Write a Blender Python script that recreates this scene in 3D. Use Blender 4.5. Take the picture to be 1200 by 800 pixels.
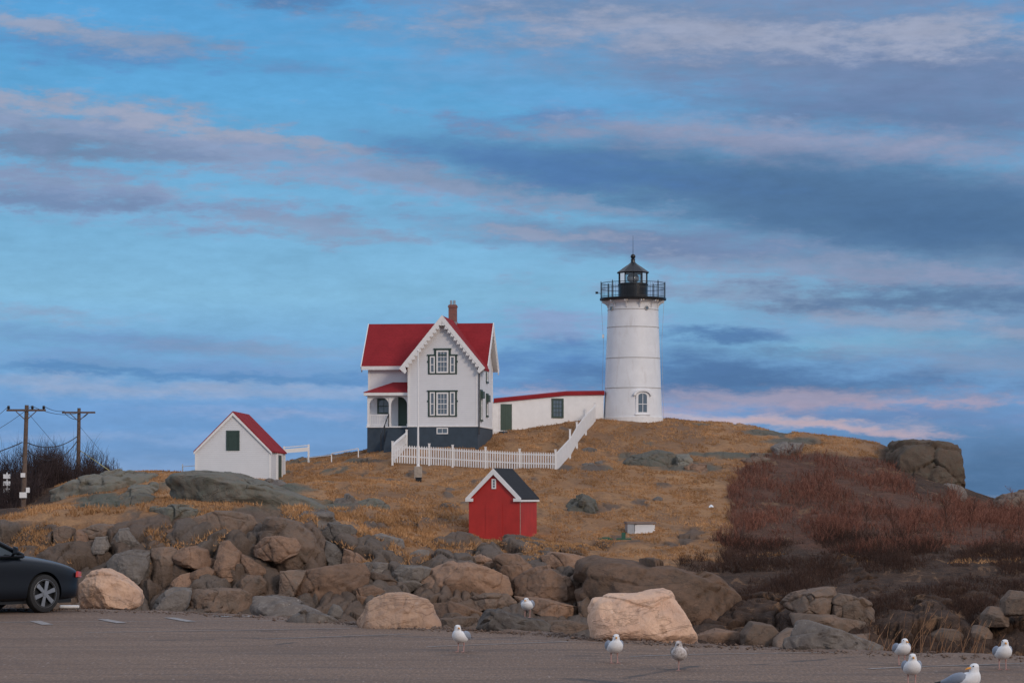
import bpy, bmesh, math, random
import numpy as np
from mathutils import Vector, Matrix, Euler
random.seed(7); RNG = np.random.default_rng(7)
R = math.radians; PI = math.pi
for o in list(bpy.data.objects): bpy.data.objects.remove(o)
scene = bpy.context.scene; C = scene.collection

# ------------------------------------------------------------------ camera
F = 3080.0; HY = 578.0; EYE = 2.5
cam_d = bpy.data.cameras.new('camera'); cam = bpy.data.objects.new('camera', cam_d); C.objects.link(cam)
cam.location = (0, 0, EYE); cam.rotation_euler = (R(90), 0, 0)
cam_d.sensor_width = 36; cam_d.lens = 36 * F / 1200; cam_d.shift_y = (HY - 400) / 1200
cam_d.clip_start = 0.5; cam_d.clip_end = 20000
scene.camera = cam
vs = scene.view_settings; vs.view_transform = 'Standard'; vs.look = 'None'; vs.exposure = 0; vs.gamma = 1; vs.use_curve_mapping = False

# ------------------------------------------------------------------ sky and sun
SUN_EL = R(22); SUN_AZ = R(146)
def lin(c):
    f = lambda v: (v/255/12.92) if v/255 <= 0.04045 else ((v/255+0.055)/1.055)**2.4
    return (f(c[0]), f(c[1]), f(c[2]), 1)
world = bpy.data.worlds.new('World'); scene.world = world; world.use_nodes = True
wt = world.node_tree; wn = wt.nodes; wl = wt.links; wn.clear()
def W(t, **k):
    n = wn.new(t)
    for a, b in k.items(): setattr(n, a, b)
    return n
def wmath(op, a, b=None, clamp=False):
    n = W('ShaderNodeMath', operation=op); n.use_clamp = clamp
    for i, v in enumerate((a, b)):
        if v is None: continue
        if hasattr(v, 'links'): wl.new(v, n.inputs[i])
        else: n.inputs[i].default_value = v
    return n.outputs[0]
tc = W('ShaderNodeTexCoord'); sp = W('ShaderNodeSeparateXYZ'); wl.new(tc.outputs['Generated'], sp.inputs[0])
az = wmath('ARCTAN2', sp.outputs[0], sp.outputs[1]); el = wmath('ARCSINE', sp.outputs[2])
U0 = wmath('ADD', wmath('MULTIPLY', az, F), 600.0)          # azimuth and height of the sky, in 1/3080 radian
V0 = wmath('SUBTRACT', HY, wmath('MULTIPLY', el, F))
cv = W('ShaderNodeCombineXYZ'); wl.new(U0, cv.inputs[0]); wl.new(V0, cv.inputs[1])
def wnoise(vec, sx, sy, scale, detail=5, rough=0.6, off=0.0):
    m = W('ShaderNodeMapping'); m.inputs['Scale'].default_value = (sx, sy, 1); m.inputs['Location'].default_value = (off, off, off)
    m.inputs['Rotation'].default_value = (0, 0, R(-5))
    wl.new(vec, m.inputs[0])
    n = W('ShaderNodeTexNoise'); n.inputs['Scale'].default_value = scale; n.inputs['Detail'].default_value = detail
    n.inputs['Roughness'].default_value = rough; wl.new(m.outputs[0], n.inputs[0]); return n
nw = wnoise(cv.outputs[0], 1/260, 1/70, 1.0, 6, 0.6, 3.3)
sub = W('ShaderNodeVectorMath', operation='SUBTRACT'); wl.new(nw.outputs['Color'], sub.inputs[0]); sub.inputs[1].default_value = (.5, .5, .5)
mul = W('ShaderNodeVectorMath', operation='MULTIPLY'); wl.new(sub.outputs[0], mul.inputs[0]); mul.inputs[1].default_value = (120, 34, 0)
add = W('ShaderNodeVectorMath', operation='ADD'); wl.new(cv.outputs[0], add.inputs[0]); wl.new(mul.outputs[0], add.inputs[1])
nw2 = wnoise(cv.outputs[0], 1/70, 1/22, 1.0, 7, 0.68, 13.3)
sub2 = W('ShaderNodeVectorMath', operation='SUBTRACT'); wl.new(nw2.outputs['Color'], sub2.inputs[0]); sub2.inputs[1].default_value = (.5, .5, .5)
mul2 = W('ShaderNodeVectorMath', operation='MULTIPLY'); wl.new(sub2.outputs[0], mul2.inputs[0]); mul2.inputs[1].default_value = (110, 34, 0)
add2 = W('ShaderNodeVectorMath', operation='ADD'); wl.new(add.outputs[0], add2.inputs[0]); wl.new(mul2.outputs[0], add2.inputs[1])
UV = add2.outputs[0]
nf = wnoise(cv.outputs[0], 1/95, 1/24, 1.0, 7, 0.64, 9.1).outputs['Fac']     # ragged fine structure of the cloud edges
nf2 = wnoise(cv.outputs[0], 1/30, 1/11, 1.0, 5, 0.62, 4.7).outputs['Fac']
nf = wmath('ADD', wmath('MULTIPLY', nf, .66), wmath('MULTIPLY', nf2, .34))
ng = wnoise(cv.outputs[0], 1/210, 1/34, 1.0, 6, 0.62, 17.7).outputs['Fac']
ramp = W('ShaderNodeValToRGB')
stops = [(-0.05, (78, 144, 204)), (0.0, (88, 158, 212)), (0.2, (97, 166, 215)), (0.36, (115, 174, 215)), (0.58, (130, 182, 216)),
         (0.70, (118, 168, 212)), (0.80, (112, 156, 206)), (0.92, (118, 156, 202)), (1.0, (112, 145, 190))]
el0 = ramp.color_ramp.elements
while len(el0) > 1: el0.remove(el0[-1])
for i, (p, c) in enumerate(stops):
    pp = max(0.0, (p + 0.05) / 1.05)
    if i == 0: e = el0[0]; e.position = 0
    else: e = el0.new(pp)
    e.color = lin(c)
mr = W('ShaderNodeMapRange'); wl.new(V0, mr.inputs[0]); mr.inputs[1].default_value = -30; mr.inputs[2].default_value = 600
wl.new(mr.outputs[0], ramp.inputs[0])
col = ramp.outputs[0]
def wmix(fac, a, b):
    n = W('ShaderNodeMix', data_type='RGBA'); wl.new(fac, n.inputs[0])
    for i, v in ((6, a), (7, b)):
        if hasattr(v, 'links'): wl.new(v, n.inputs[i])
        else: n.inputs[i].default_value = v
    return n.outputs[2]
def cloud(cx, cy, rx, ry, slope, c, a=1.0, soft=0.75, k=2.5, n=None):
    global col
    m = W('ShaderNodeMapping', vector_type='TEXTURE')
    rx *= 1.2; ry *= 1.42; k *= 1.75; soft = max(soft*1.3, 1.05)
    m.inputs['Location'].default_value = (cx, cy, 0); m.inputs['Rotation'].default_value = (0, 0, math.atan(slope)); m.inputs['Scale'].default_value = (rx, ry, 1)
    wl.new(UV, m.inputs[0])
    ln = W('ShaderNodeVectorMath', operation='LENGTH'); wl.new(m.outputs[0], ln.inputs[0])
    v = wmath('ADD', wmath('SUBTRACT', 1.12, ln.outputs['Value']), wmath('MULTIPLY', wmath('SUBTRACT', n or nf, 0.5), k))
    s = W('ShaderNodeMapRange', interpolation_type='SMOOTHSTEP'); wl.new(v, s.inputs[0]); s.inputs[1].default_value = -0.1; s.inputs[2].default_value = soft
    s.inputs[3].default_value = 0; s.inputs[4].default_value = a
    col = wmix(s.outputs[0], col, lin(c))
LAV = (136, 154, 184); LIT = (156, 165, 189); MID = (112, 136, 172); DRK = (82, 116, 155); SLT = (92, 122, 160); PNK = (182, 171, 186)
# low horizon tone, darker to the right
cloud(1150, 565, 380, 62, 0.0, (78, 112, 150), .95, .8, .4)
cloud(1300, 330, 520, 150, 0.1, (112, 136, 172), .85, .8, .8)
# upper left
cloud(120, 66, 150, 17, .10, (92, 140, 192), .8); cloud(95, 50, 150, 13, .12, LAV, .85); cloud(40, 42, 80, 8, .1, LIT, .6)
cloud(345, 4, 80, 16, .1, (72, 124, 176), .9); cloud(335, 84, 60, 9, .05, (104, 148, 196), .6)
cloud(90, 162, 290, 34, .12, LAV, .95, .7); cloud(330, 192, 330, 20, .13, (140, 158, 192), .9); cloud(60, 178, 170, 14, .1, SLT, .5, .7)
cloud(110, 139, 230, 10, .14, LIT, .85, .7); cloud(330, 172, 160, 7, .14, LIT, .7); cloud(120, 222, 200, 7, .08, LIT, .6); cloud(560, 215, 120, 15, .2, LAV, .7)
cloud(120, 238, 270, 23, .08, (130, 150, 186), .95, .7); cloud(90, 244, 160, 10, .05, SLT, .45); cloud(350, 268, 120, 12, .08, LAV, .7)

# upper right mass
cloud(960, 62, 560, 92, .13, (122, 142, 176), 1.0, .5, .95)
cloud(1120, 110, 330, 60, .1, (108, 131, 170), .8, .9, .8); cloud(640, 18, 250, 22, .12, (112, 140, 178), .7, .8); cloud(860, 50, 340, 20, .05, LIT, .85, .9, 2.2)
cloud(1090, 50, 180, 15, -.02, LIT, .85, .8, 2.2); cloud(980, 135, 220, 30, .1, (98, 124, 164), .7, 1.0, .8); cloud(1050, 8, 300, 14, .05, (118, 138, 174), .6, .9)
cloud(640, 140, 110, 13, -.05, (86, 130, 182), .8); cloud(760, 158, 130, 8, .05, LAV, .6)
cloud(690, 116, 150, 15, .10, (98, 163, 213), .75, .8)
# wide dark band and its lit upper edge
cloud(900, 170, 300, 22, .07, (146, 155, 184), .95, .5, 1.4); 
cloud(890, 222, 430, 42, .10, DRK, 1.0, .4, .5, ng); cloud(1080, 255, 310, 42, .05, DRK, .95, .4, .5, ng); cloud(1060, 270, 240, 30, .05, (76, 110, 150), .7, .9, .8); cloud(640, 196, 230, 18, .1, (80, 120, 172), .8, .6, .9)
cloud(640, 232, 170, 10, .16, LAV, .6)
cloud(800, 292, 330, 17, .10, (114, 135, 172), .95, .6, 1.0); cloud(640, 275, 130, 6, .08, LIT, .6); cloud(1000, 318, 230, 15, .05, LAV, .7, .8)
cloud(1130, 330, 190, 10, .02, (140, 150, 180), .6, .9)
cloud(880, 345, 190, 12, .06, LAV, .75, .8); cloud(1080, 355, 190, 14, .04, SLT, .85, .7)
cloud(650, 382, 90, 15, .04, (138, 160, 200), .85); cloud(1100, 384, 170, 9, .05, LIT, .55)
cloud(1000, 405, 170, 12, .0, (120, 176, 210), .85, .6, .6)
def lowband(cx, cy, rx, ry, sl, c, a=1.0, soft=1, k=1): cloud(cx, cy, rx*.95, ry*1.05, sl, c, a*.85, 1.0, 1.5)
# lower bands, right
lowband(930, 410, 60, 5, .02, SLT, .7)
lowband(840, 438, 330, 26, .04, (82, 118, 164), .95, .5, .7); lowband(1130, 425, 220, 16, .12, LAV, .7, .8)
lowband(660, 425, 110, 16, .05, (88, 132, 188), .8, .7); lowband(900, 458, 330, 12, .03, (78, 114, 158), .9, .6, .6)
lowband(1010, 488, 210, 12, .05, (112, 138, 184), .8, .7)


# lower bands, left
lowband(80, 373, 100, 6, .05, LAV, .85, .5, 1.0); lowband(150, 400, 230, 11, .06, (110, 146, 192), .9); lowband(330, 412, 170, 9, .05, LAV, .7)
lowband(240, 430, 400, 11, .04, (116, 148, 194), .8, .7); lowband(560, 440, 130, 14, 0, (96, 140, 192), .7)
lowband(200, 455, 380, 9, .03, (156, 171, 200), .85, .6, .8)
lowband(330, 484, 160, 6, .03, (150, 168, 205), .7); lowband(200, 498, 260, 8, .02, (104, 148, 196), .7, .7); lowband(100, 512, 200, 6, 0, (140, 166, 205), .7)
lowband(250, 525, 320, 7, .02, (106, 148, 196), .7, .7); lowband(200, 548, 330, 14, .0, (132, 162, 202), .7, .8)
cloud(940, 468, 250, 11, .03, (162, 157, 180), .85, .7, 1.6); cloud(860, 493, 190, 7, .05, (188, 174, 184), .9, .6, 1.6); cloud(985, 503, 130, 5, .12, (186, 168, 180), .85, .6, 1.2); cloud(1080, 476, 120, 4.5, .01, (170, 158, 180), .75, .6, 1.3)
cloud(640, 462, 80, 6, .02, (172, 166, 190), .8, .6, 1.4); cloud(790, 478, 90, 5, .05, (160, 158, 186), .7, .6, 1.4); cloud(840, 392, 75, 8, .03, (80, 118, 166), .85, .5, 1.2); cloud(830, 436, 170, 12, .03, (80, 116, 162), .7, .6, 1.4)
cloud(200, 437, 330, 5, .04, (84, 134, 186), .7, .6, 1.4)
# soft streaky variation over the whole dome and lavender veils high up
st = W('ShaderNodeMapRange'); wl.new(ng, st.inputs[0]); st.inputs[1].default_value = .3; st.inputs[2].default_value = .7; st.inputs[3].default_value = .93; st.inputs[4].default_value = 1.06
st2 = W('ShaderNodeMapRange'); wl.new(nf2, st2.inputs[0]); st2.inputs[1].default_value = .3; st2.inputs[2].default_value = .7; st2.inputs[3].default_value = .95; st2.inputs[4].default_value = 1.05
vm = W('ShaderNodeVectorMath', operation='SCALE'); wl.new(col, vm.inputs[0]); wl.new(wmath('MULTIPLY', st.outputs[0], st2.outputs[0]), vm.inputs['Scale'])
sky = W('ShaderNodeTexSky'); sky.sky_type = 'NISHITA'; sky.sun_disc = False; sky.sun_elevation = SUN_EL; sky.sun_rotation = SUN_AZ
sky.air_density = 1.0; sky.dust_density = 1.5; sky.ozone_density = 2.0
bg1 = W('ShaderNodeBackground'); bg2 = W('ShaderNodeBackground'); wl.new(sky.outputs[0], bg1.inputs[0]); bg1.inputs[1].default_value = 0.05
bg2.inputs[1].default_value = 1.1
ads = W('ShaderNodeAddShader'); wo = W('ShaderNodeOutputWorld')
hi = W('ShaderNodeMapRange', interpolation_type='SMOOTHSTEP'); wl.new(sp.outputs[2], hi.inputs[0]); hi.inputs[1].default_value = .19; hi.inputs[2].default_value = .42
mxs = W('ShaderNodeMixShader'); wl.new(hi.outputs[0], mxs.inputs[0])
# unseen overhead and rear sky tones, added to make the fill light less blue
nov = W('ShaderNodeTexNoise'); nov.inputs['Scale'].default_value = 2.2; nov.inputs['Detail'].default_value = 6; wl.new(tc.outputs['Generated'], nov.inputs[0])
mo = W('ShaderNodeMapRange'); wl.new(nov.outputs['Fac'], mo.inputs[0]); mo.inputs[1].default_value = .35; mo.inputs[2].default_value = .6
fill_sky = wmix(mo.outputs[0], (.44, .50, .62, 1), (.58, .60, .68, 1))
bk = W('ShaderNodeMapRange', interpolation_type='SMOOTHSTEP'); wl.new(sp.outputs[1], bk.inputs[0]); bk.inputs[1].default_value = .25; bk.inputs[2].default_value = -.8
fill_sky = wmix(bk.outputs[0], fill_sky, (.36, .42, .52, 1))
hb_ = W('ShaderNodeMapRange', interpolation_type='SMOOTHSTEP'); wl.new(sp.outputs[1], hb_.inputs[0]); hb_.inputs[1].default_value = .6; hb_.inputs[2].default_value = .1
col2 = wmix(hb_.outputs[0], vm.outputs[0], fill_sky)
wl.new(fill_sky, bg2.inputs[0])
bg0 = W('ShaderNodeBackground'); wl.new(col2, bg0.inputs[0]); bg0.inputs[1].default_value = 1.0
wl.new(bg2.outputs[0], ads.inputs[0]); wl.new(bg1.outputs[0], ads.inputs[1])
wl.new(bg0.outputs[0], mxs.inputs[1]); wl.new(ads.outputs[0], mxs.inputs[2]); wl.new(mxs.outputs[0], wo.inputs[0])
world.cycles.sampling_method = 'MANUAL'; world.cycles.sample_map_resolution = 512

sd = bpy.data.lights.new('sun', 'SUN'); so = bpy.data.objects.new('sun', sd); C.objects.link(so)
sd.energy = 1.1; sd.angle = R(11); sd.color = (1.0, .80, .64)
sdir = Vector((math.sin(SUN_AZ)*math.cos(SUN_EL), math.cos(SUN_AZ)*math.cos(SUN_EL), math.sin(SUN_EL)))
so.rotation_euler = (-sdir).to_track_quat('-Z', 'Y').to_euler()

# ------------------------------------------------------------------ helpers
def P(px, py, d): return Vector(((px-600)/F*d, d, EYE+(HY-py)/F*d))
def tag(o, label=None, cat=None, group=None, kind=None):
    if label: o['label'] = label
    if cat: o['category'] = cat
    if group: o['group'] = group
    if kind: o['kind'] = kind
    return o
def empty(name, loc, rz=0, label=None, cat=None, group=None):
    o = bpy.data.objects.new(name, None); C.objects.link(o); o.location = loc; o.rotation_euler = (0, 0, rz); o.empty_display_size = .2
    return tag(o, label, cat, group)
def np_mesh(name, v, f, mat=None, smooth=False):
    """v (n,3) array, f (m,k) int array"""
    me = bpy.data.meshes.new(name); v = np.ascontiguousarray(v, dtype=np.float32); f = np.ascontiguousarray(f, dtype=np.int32)
    me.vertices.add(len(v)); me.vertices.foreach_set('co', v.ravel())
    k = f.shape[1]; me.loops.add(f.size); me.loops.foreach_set('vertex_index', f.ravel())
    me.polygons.add(len(f)); me.polygons.foreach_set('loop_start', np.arange(0, f.size, k, dtype=np.int32))
    me.polygons.foreach_set('loop_total', np.full(len(f), k, dtype=np.int32))
    if smooth: me.polygons.foreach_set('use_smooth', np.ones(len(f), dtype=bool))
    me.update(calc_edges=True)
    if mat: me.materials.append(mat)
    return me
def link(name, me, parent=None, loc=None):
    o = bpy.data.objects.new(name, me); C.objects.link(o)
    if parent: o.parent = parent
    if loc is not None: o.location = loc
    return o
class MB:
    def __init__(s): s.v = []; s.f = []
    def raw(s, vs, fs):
        n = len(s.v); s.v += [tuple(p) for p in vs]; s.f += [tuple(i+n for i in f) for f in fs]; return s
    def box(s, x0, x1, y0, y1, z0, z1):
        return s.raw([(x0,y0,z0),(x1,y0,z0),(x1,y1,z0),(x0,y1,z0),(x0,y0,z1),(x1,y0,z1),(x1,y1,z1),(x0,y1,z1)],
                     [(0,3,2,1),(4,5,6,7),(0,1,5,4),(1,2,6,5),(2,3,7,6),(3,0,4,7)])
    def prism(s, pts, vec):
        """pts: planar 3D polygon, extruded by vec"""
        n = len(pts); a = [Vector(p) for p in pts]; vec = Vector(vec); b = [p+vec for p in a]
        return s.raw(a+b, [tuple(range(n))[::-1], tuple(range(n, 2*n))] + [(i, (i+1) % n, (i+1) % n+n, i+n) for i in range(n)])
    def tube(s, p0, p1, r0, r1=None, n=8, cap=True):
        r1 = r0 if r1 is None else r1; p0 = Vector(p0); p1 = Vector(p1); d = (p1-p0).normalized()
        u = d.orthogonal().normalized(); w = d.cross(u); vs = []
        for p, r in ((p0, r0), (p1, r1)):
            for i in range(n): t = 2*PI*i/n; vs.append(p+(u*math.cos(t)+w*math.sin(t))*r)
        fs = [(i, (i+1) % n, (i+1) % n+n, i+n) for i in range(n)]
        if cap: fs += [tuple(range(n))[::-1], tuple(range(n, 2*n))]
        return s.raw(vs, fs)
    def path(s, pts, r, n=6):
        for a, b in zip(pts[:-1], pts[1:]): s.tube(a, b, r, n=n)
        return s
    def lathe(s, prof, n=32, c=(0, 0, 0), a0=0.0, closed=False):
        vs = []; m = len(prof)
        for (r, z) in prof:
            for i in range(n): t = a0+2*PI*i/n; vs.append((c[0]+r*math.cos(t), c[1]+r*math.sin(t), c[2]+z))
        fs = []
        for k in range(m-1 if not closed else m):
            k2 = (k+1) % m
            for i in range(n): j = (i+1) % n; fs.append((k*n+i, k*n+j, k2*n+j, k2*n+i))
        if not closed: fs += [tuple(range(n))[::-1], tuple((m-1)*n+i for i in range(n))]
        return s.raw(vs, fs)
    def build(s, name, mat, parent=None, smooth=False, bevel=0):
        me = bpy.data.meshes.new(name); me.from_pydata(s.v, [], s.f); me.validate(); me.update()
        bm = bmesh.new(); bm.from_mesh(me); bmesh.ops.recalc_face_normals(bm, faces=bm.faces)
        if smooth:
            for f in bm.faces: f.smooth = True
            for e in bm.edges:
                if len(e.link_faces) == 2 and e.calc_face_angle(0) > R(38): e.smooth = False
        bm.to_mesh(me); bm.free()
        me.materials.append(mat); o = link(name, me, parent)
        if bevel:
            b = o.modifiers.new('bevel', 'BEVEL'); b.width = bevel; b.segments = 2; b.limit_method = 'ANGLE'
        return o

# numpy noise
_perm = RNG.permutation(4096); _perm = np.concatenate([_perm]*3)
_gv = RNG.random(4096)*2-1
def _h(ix, iy, iz): return _gv[_perm[(_perm[(_perm[ix & 4095]+iy) & 4095]+iz) & 4095]]
def vnoise(x, y, z=0.0):
    x = np.asarray(x, float); y = np.asarray(y, float)+0*x; z = np.asarray(z, float)+0*x
    fx = np.floor(x); fy = np.floor(y); fz = np.floor(z); ix = fx.astype(int); iy = fy.astype(int); iz = fz.astype(int)
    u = x-fx; v = y-fy; w = z-fz; u = u*u*(3-2*u); v = v*v*(3-2*v); w = w*w*(3-2*w)
    r = 0
    for a in (0, 1):
        for b in (0, 1):
            for c in (0, 1):
                r = r + (u if a else 1-u)*(v if b else 1-v)*(w if c else 1-w)*_h(ix+a, iy+b, iz+c)
    return r
def fbm(x, y, z=0.0, o=4, g=.5):
    r = 0; a = 1; t = 0
    for i in range(o): r = r+a*vnoise(np.asarray(x)*2**i+17*i, np.asarray(y)*2**i+5*i, np.asarray(z)*2**i+9*i); t += a; a *= g
    return r/t
def sst(a, b, x): t = np.clip((x-a)/(b-a), 0, 1); return t*t*(3-2*t)

# ------------------------------------------------------------------ materials
def mat_new(name):
    m = bpy.data.materials.new(name); m.use_nodes = True; t = m.node_tree
    b = t.nodes['Principled BSDF']; return m, t, b
class NT:
    def __init__(s, t): s.t = t; s.n = t.nodes; s.l = t.links
    def set(s, inp, v):
        if hasattr(v, 'links'): s.l.new(v, inp)
        else: inp.default_value = v
    def coord(s, which='Object', scale=(1, 1, 1)):
        c = s.n.new('ShaderNodeTexCoord'); m = s.n.new('ShaderNodeMapping'); m.inputs['Scale'].default_value = scale
        s.l.new(c.outputs[which], m.inputs[0]); return m.outputs[0]
    def pos(s, scale=(1, 1, 1)):
        c = s.n.new('ShaderNodeNewGeometry'); m = s.n.new('ShaderNodeMapping'); m.inputs['Scale'].default_value = scale
        s.l.new(c.outputs['Position'], m.inputs[0]); return m.outputs[0]
    def noise(s, vec, scale, detail=4, rough=.55, dist=0):
        n = s.n.new('ShaderNodeTexNoise'); n.inputs['Scale'].default_value = scale; n.inputs['Detail'].default_value = detail
        n.inputs['Roughness'].default_value = rough; n.inputs['Distortion'].default_value = dist; s.l.new(vec, n.inputs[0]); return n.outputs['Fac']
    def vor(s, vec, scale, feature='F1', out='Distance', rnd=1):
        n = s.n.new('ShaderNodeTexVoronoi'); n.feature = feature; n.inputs['Scale'].default_value = scale; n.inputs['Randomness'].default_value = rnd
        s.l.new(vec, n.inputs[0]); return n.outputs[out]
    def rng(s, v, a, b, c=0, d=1):
        n = s.n.new('ShaderNodeMapRange'); s.set(n.inputs[0], v)
        for i, q in enumerate((a, b, c, d)): n.inputs[i+1].default_value = q
        return n.outputs[0]
    def mix(s, f, a, b, mode='MIX'):
        n = s.n.new('ShaderNodeMix'); n.data_type = 'RGBA'; n.blend_type = mode
        s.set(n.inputs[0], f); s.set(n.inputs[6], a); s.set(n.inputs[7], b); return n.outputs[2]
    def math(s, op, a, b=0.0):
        n = s.n.new('ShaderNodeMath'); n.operation = op; s.set(n.inputs[0], a); s.set(n.inputs[1], b); return n.outputs[0]
    def bump(s, h, strength=.5, dist=.05, normal=None):
        n = s.n.new('ShaderNodeBump'); n.inputs['Strength'].default_value = strength; n.inputs['Distance'].default_value = dist
        s.l.new(h, n.inputs['Height'])
        if normal: s.l.new(normal, n.inputs['Normal'])
        return n.outputs[0]
    def attr(s, name, out='Fac'):
        n = s.n.new('ShaderNodeAttribute'); n.attribute_name = name; return n.outputs[out]
def c4(r, g, b): return (r, g, b, 1)
def paint(name, c, rough=.55, var=.12, scale=3.0, dirt=None, bump=.0, metal=0):
    m, t, b = mat_new(name); s = NT(t); v = s.coord()
    n = s.noise(v, scale, 5, .6)
    k = s.mix(s.rng(n, .3, .7), c4(*[x*(1-var) for x in c]), c4(*[min(1, x*(1+var*.6)) for x in c]))
    if dirt:
        n2 = s.noise(s.coord(scale=(1, 1, .25)), scale*1.7, 6, .65)
        k = s.mix(s.rng(n2, .55, .8, 0, .45), k, c4(*dirt))
    s.l.new(k, b.inputs['Base Color']); b.inputs['Roughness'].default_value = rough; b.inputs['Metallic'].default_value = metal
    if bump: s.l.new(s.bump(s.noise(v, 30, 3), bump, .01), b.inputs['Normal'])
    return m
def clapboard(name, c, pitch=.14, dark=.82):
    m, t, b = mat_new(name); s = NT(t); v = s.coord()
    sp_ = s.n.new('ShaderNodeSeparateXYZ'); s.l.new(v, sp_.inputs[0])
    fr = s.math('FRACT', s.math('DIVIDE', sp_.outputs[2], pitch))
    n = s.noise(v, 1.4, 5, .6); n2 = s.noise(s.coord(scale=(.6, .6, 8)), 1.5, 3)
    k = s.mix(s.rng(n, .3, .7), c4(*[x*.93 for x in c]), c4(*c)); k = s.mix(s.rng(n2, .5, .75, 0, .25), k, c4(*[x*.84 for x in c]))
    k = s.mix(s.rng(fr, .0, .16, .42, 0), k, c4(*[x*dark*.7 for x in c]))      # the dark joint under each board
    s.l.new(k, b.inputs['Base Color']); b.inputs['Roughness'].default_value = .6
    s.l.new(s.bump(s.math('SUBTRACT', 1.0, fr), .5, .012), b.inputs['Normal']); return m
def shingle(name, c, slopescale=(1, 1, 1)):
    m, t, b = mat_new(name); s = NT(t); v = s.coord()
    br = s.n.new('ShaderNodeTexNoise'); n1 = s.noise(v, .8, 5, .6); n2 = s.noise(s.coord(scale=(5, 5, 9)), 1.2, 2); n3 = s.noise(v, 14, 2)
    sp_ = s.n.new('ShaderNodeSeparateXYZ'); s.l.new(v, sp_.inputs[0]); fr = s.math('FRACT', s.math('DIVIDE', sp_.outputs[2], .13))
    k = s.mix(s.rng(n1, .3, .7), c4(*[x*.8 for x in c]), c4(*[x*1.1 for x in c])); k = s.mix(s.rng(n2, .35, .7, 0, .5), k, c4(*[x*.65 for x in c]))
    k = s.mix(s.rng(fr, 0, .2, .4, 0), k, c4(*[x*.5 for x in c]))
    s.l.new(k, b.inputs['Base Color']); b.inputs['Roughness'].default_value = .9; b.inputs['Specular IOR Level'].default_value = .15
    s.l.new(s.bump(n3, .3, .01), b.inputs['Normal']); return m
def rockmat(name, c1, c2, c3, stain=(.06, .05, .045), lichen=None, sc=1.0, white=None, cracks=.8):
    m, t, b = mat_new(name); s = NT(t); v = s.coord('Object')
    cracks *= .55
    oi = s.n.new('ShaderNodeObjectInfo'); vv = s.n.new('ShaderNodeVectorMath'); vv.operation = 'ADD'; s.l.new(v, vv.inputs[0]); s.l.new(oi.outputs['Location'], vv.inputs[1]); v = vv.outputs[0]
    n1 = s.noise(v, .8*sc, 6, .62, .4); n2 = s.noise(v, 2.6*sc, 7, .65, .3); n3 = s.noise(v, 14*sc, 4, .7)
    k = s.mix(s.rng(n1, .38, .62), c4(*c1), c4(*c2)); k = s.mix(s.rng(n2, .48, .72, 0, .8), k, c4(*c3))
    mp = s.n.new('ShaderNodeMapping'); mp.inputs['Scale'].default_value = (1.6, 1.6, .35); s.l.new(v, mp.inputs[0])
    n4 = s.noise(mp.outputs[0], 1.5*sc, 6, .7); k = s.mix(s.rng(n4, .56, .72, 0, .6), k, c4(*stain))      # rain streaks of dark growth
    if lichen: k = s.mix(s.rng(s.noise(v, 1.9*sc, 7, .7, .6), .5, .64, 0, .75), k, c4(*lichen))
    if white: k = s.mix(s.rng(s.noise(v, 5*sc, 4, .7), .62, .72, 0, .7), k, c4(*white))
    mc = s.n.new('ShaderNodeMapping'); mc.inputs['Scale'].default_value = (.5, .5, 1.5); mc.inputs['Rotation'].default_value = (.2, .5, .3); s.l.new(v, mc.inputs[0]); nc_ = s.noise(mc.outputs[0], .55*sc, 5, .6, .8)
    crk = s.rng(s.math('ABSOLUTE', s.math('SUBTRACT', nc_, .5)), 0, .012, cracks, 0); k = s.mix(crk, k, c4(*[x*.7 for x in stain]))
    k = s.mix(s.rng(n3, .3, .7, 0, .3), k, c4(*[x*.7 for x in c1]))
    vsc = s.n.new('ShaderNodeVectorMath'); vsc.operation = 'SCALE'; s.l.new(k, vsc.inputs[0]); s.l.new(s.rng(oi.outputs['Random'], 0, 1, .74, 1.28), vsc.inputs['Scale']); k = vsc.outputs[0]
    s.l.new(k, b.inputs['Base Color']); b.inputs['Roughness'].default_value = .9; b.inputs['Specular IOR Level'].default_value = .2
    h = s.math('ADD', s.math('MULTIPLY', n2, 1.0), s.math('MULTIPLY', n3, .35)); h = s.math('SUBTRACT', h, s.math('MULTIPLY', crk, .4))
    s.l.new(s.bump(h, .7, .16/sc), b.inputs['Normal']); return m
M = {}
M['white'] = clapboard('white_clapboard', (.74, .75, .77)); M['white_plain'] = paint('white_paint', (.78, .78, .78), .5, .06, 2)
M['tower'] = paint('white_tower_paint', (.76, .77, .79), .45, .07, 1.2, dirt=(.44, .38, .34)); M['trim'] = paint('white_trim', (.80, .79, .78), .5, .08, 4)
M['red_roof'] = shingle('red_shingles', (.30, .026, .032)); M['dark_roof'] = shingle('charcoal_shingles', (.035, .037, .042))
M['red_wall'] = paint('red_wall_paint', (.46, .028, .022), .55, .16, 1.3, dirt=(.24, .03, .028), bump=.1); M['slate'] = paint('slate_foundation', (.038, .06, .085), .7, .2, 2, bump=.1)
M['green'] = paint('dark_green_trim', (.03, .06, .05), .5, .15, 5); M['green_door'] = paint('green_door_paint', (.038, .072, .055), .5, .15, 3)
M['black'] = paint('black_iron', (.018, .02, .024), .4, .2, 4, metal=.3); M['brick'] = None
M['seam'] = paint('rust_grey_seam', (.42, .40, .38), .7, .2, 5); M['concrete'] = paint('concrete', (.36, .31, .26), .85, .25, 5, bump=.3)
M['wood'] = paint('weathered_pole_wood', (.13, .09, .07), .85, .35, 6, bump=.3); M['cable'] = paint('black_cable', (.03, .03, .035), .6, .1)
M['yellow'] = paint('faded_yellow_guard', (.45, .36, .08), .6, .1); M['grey_metal'] = paint('grey_metal', (.35, .37, .40), .4, .15, 5, metal=.4)
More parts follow.
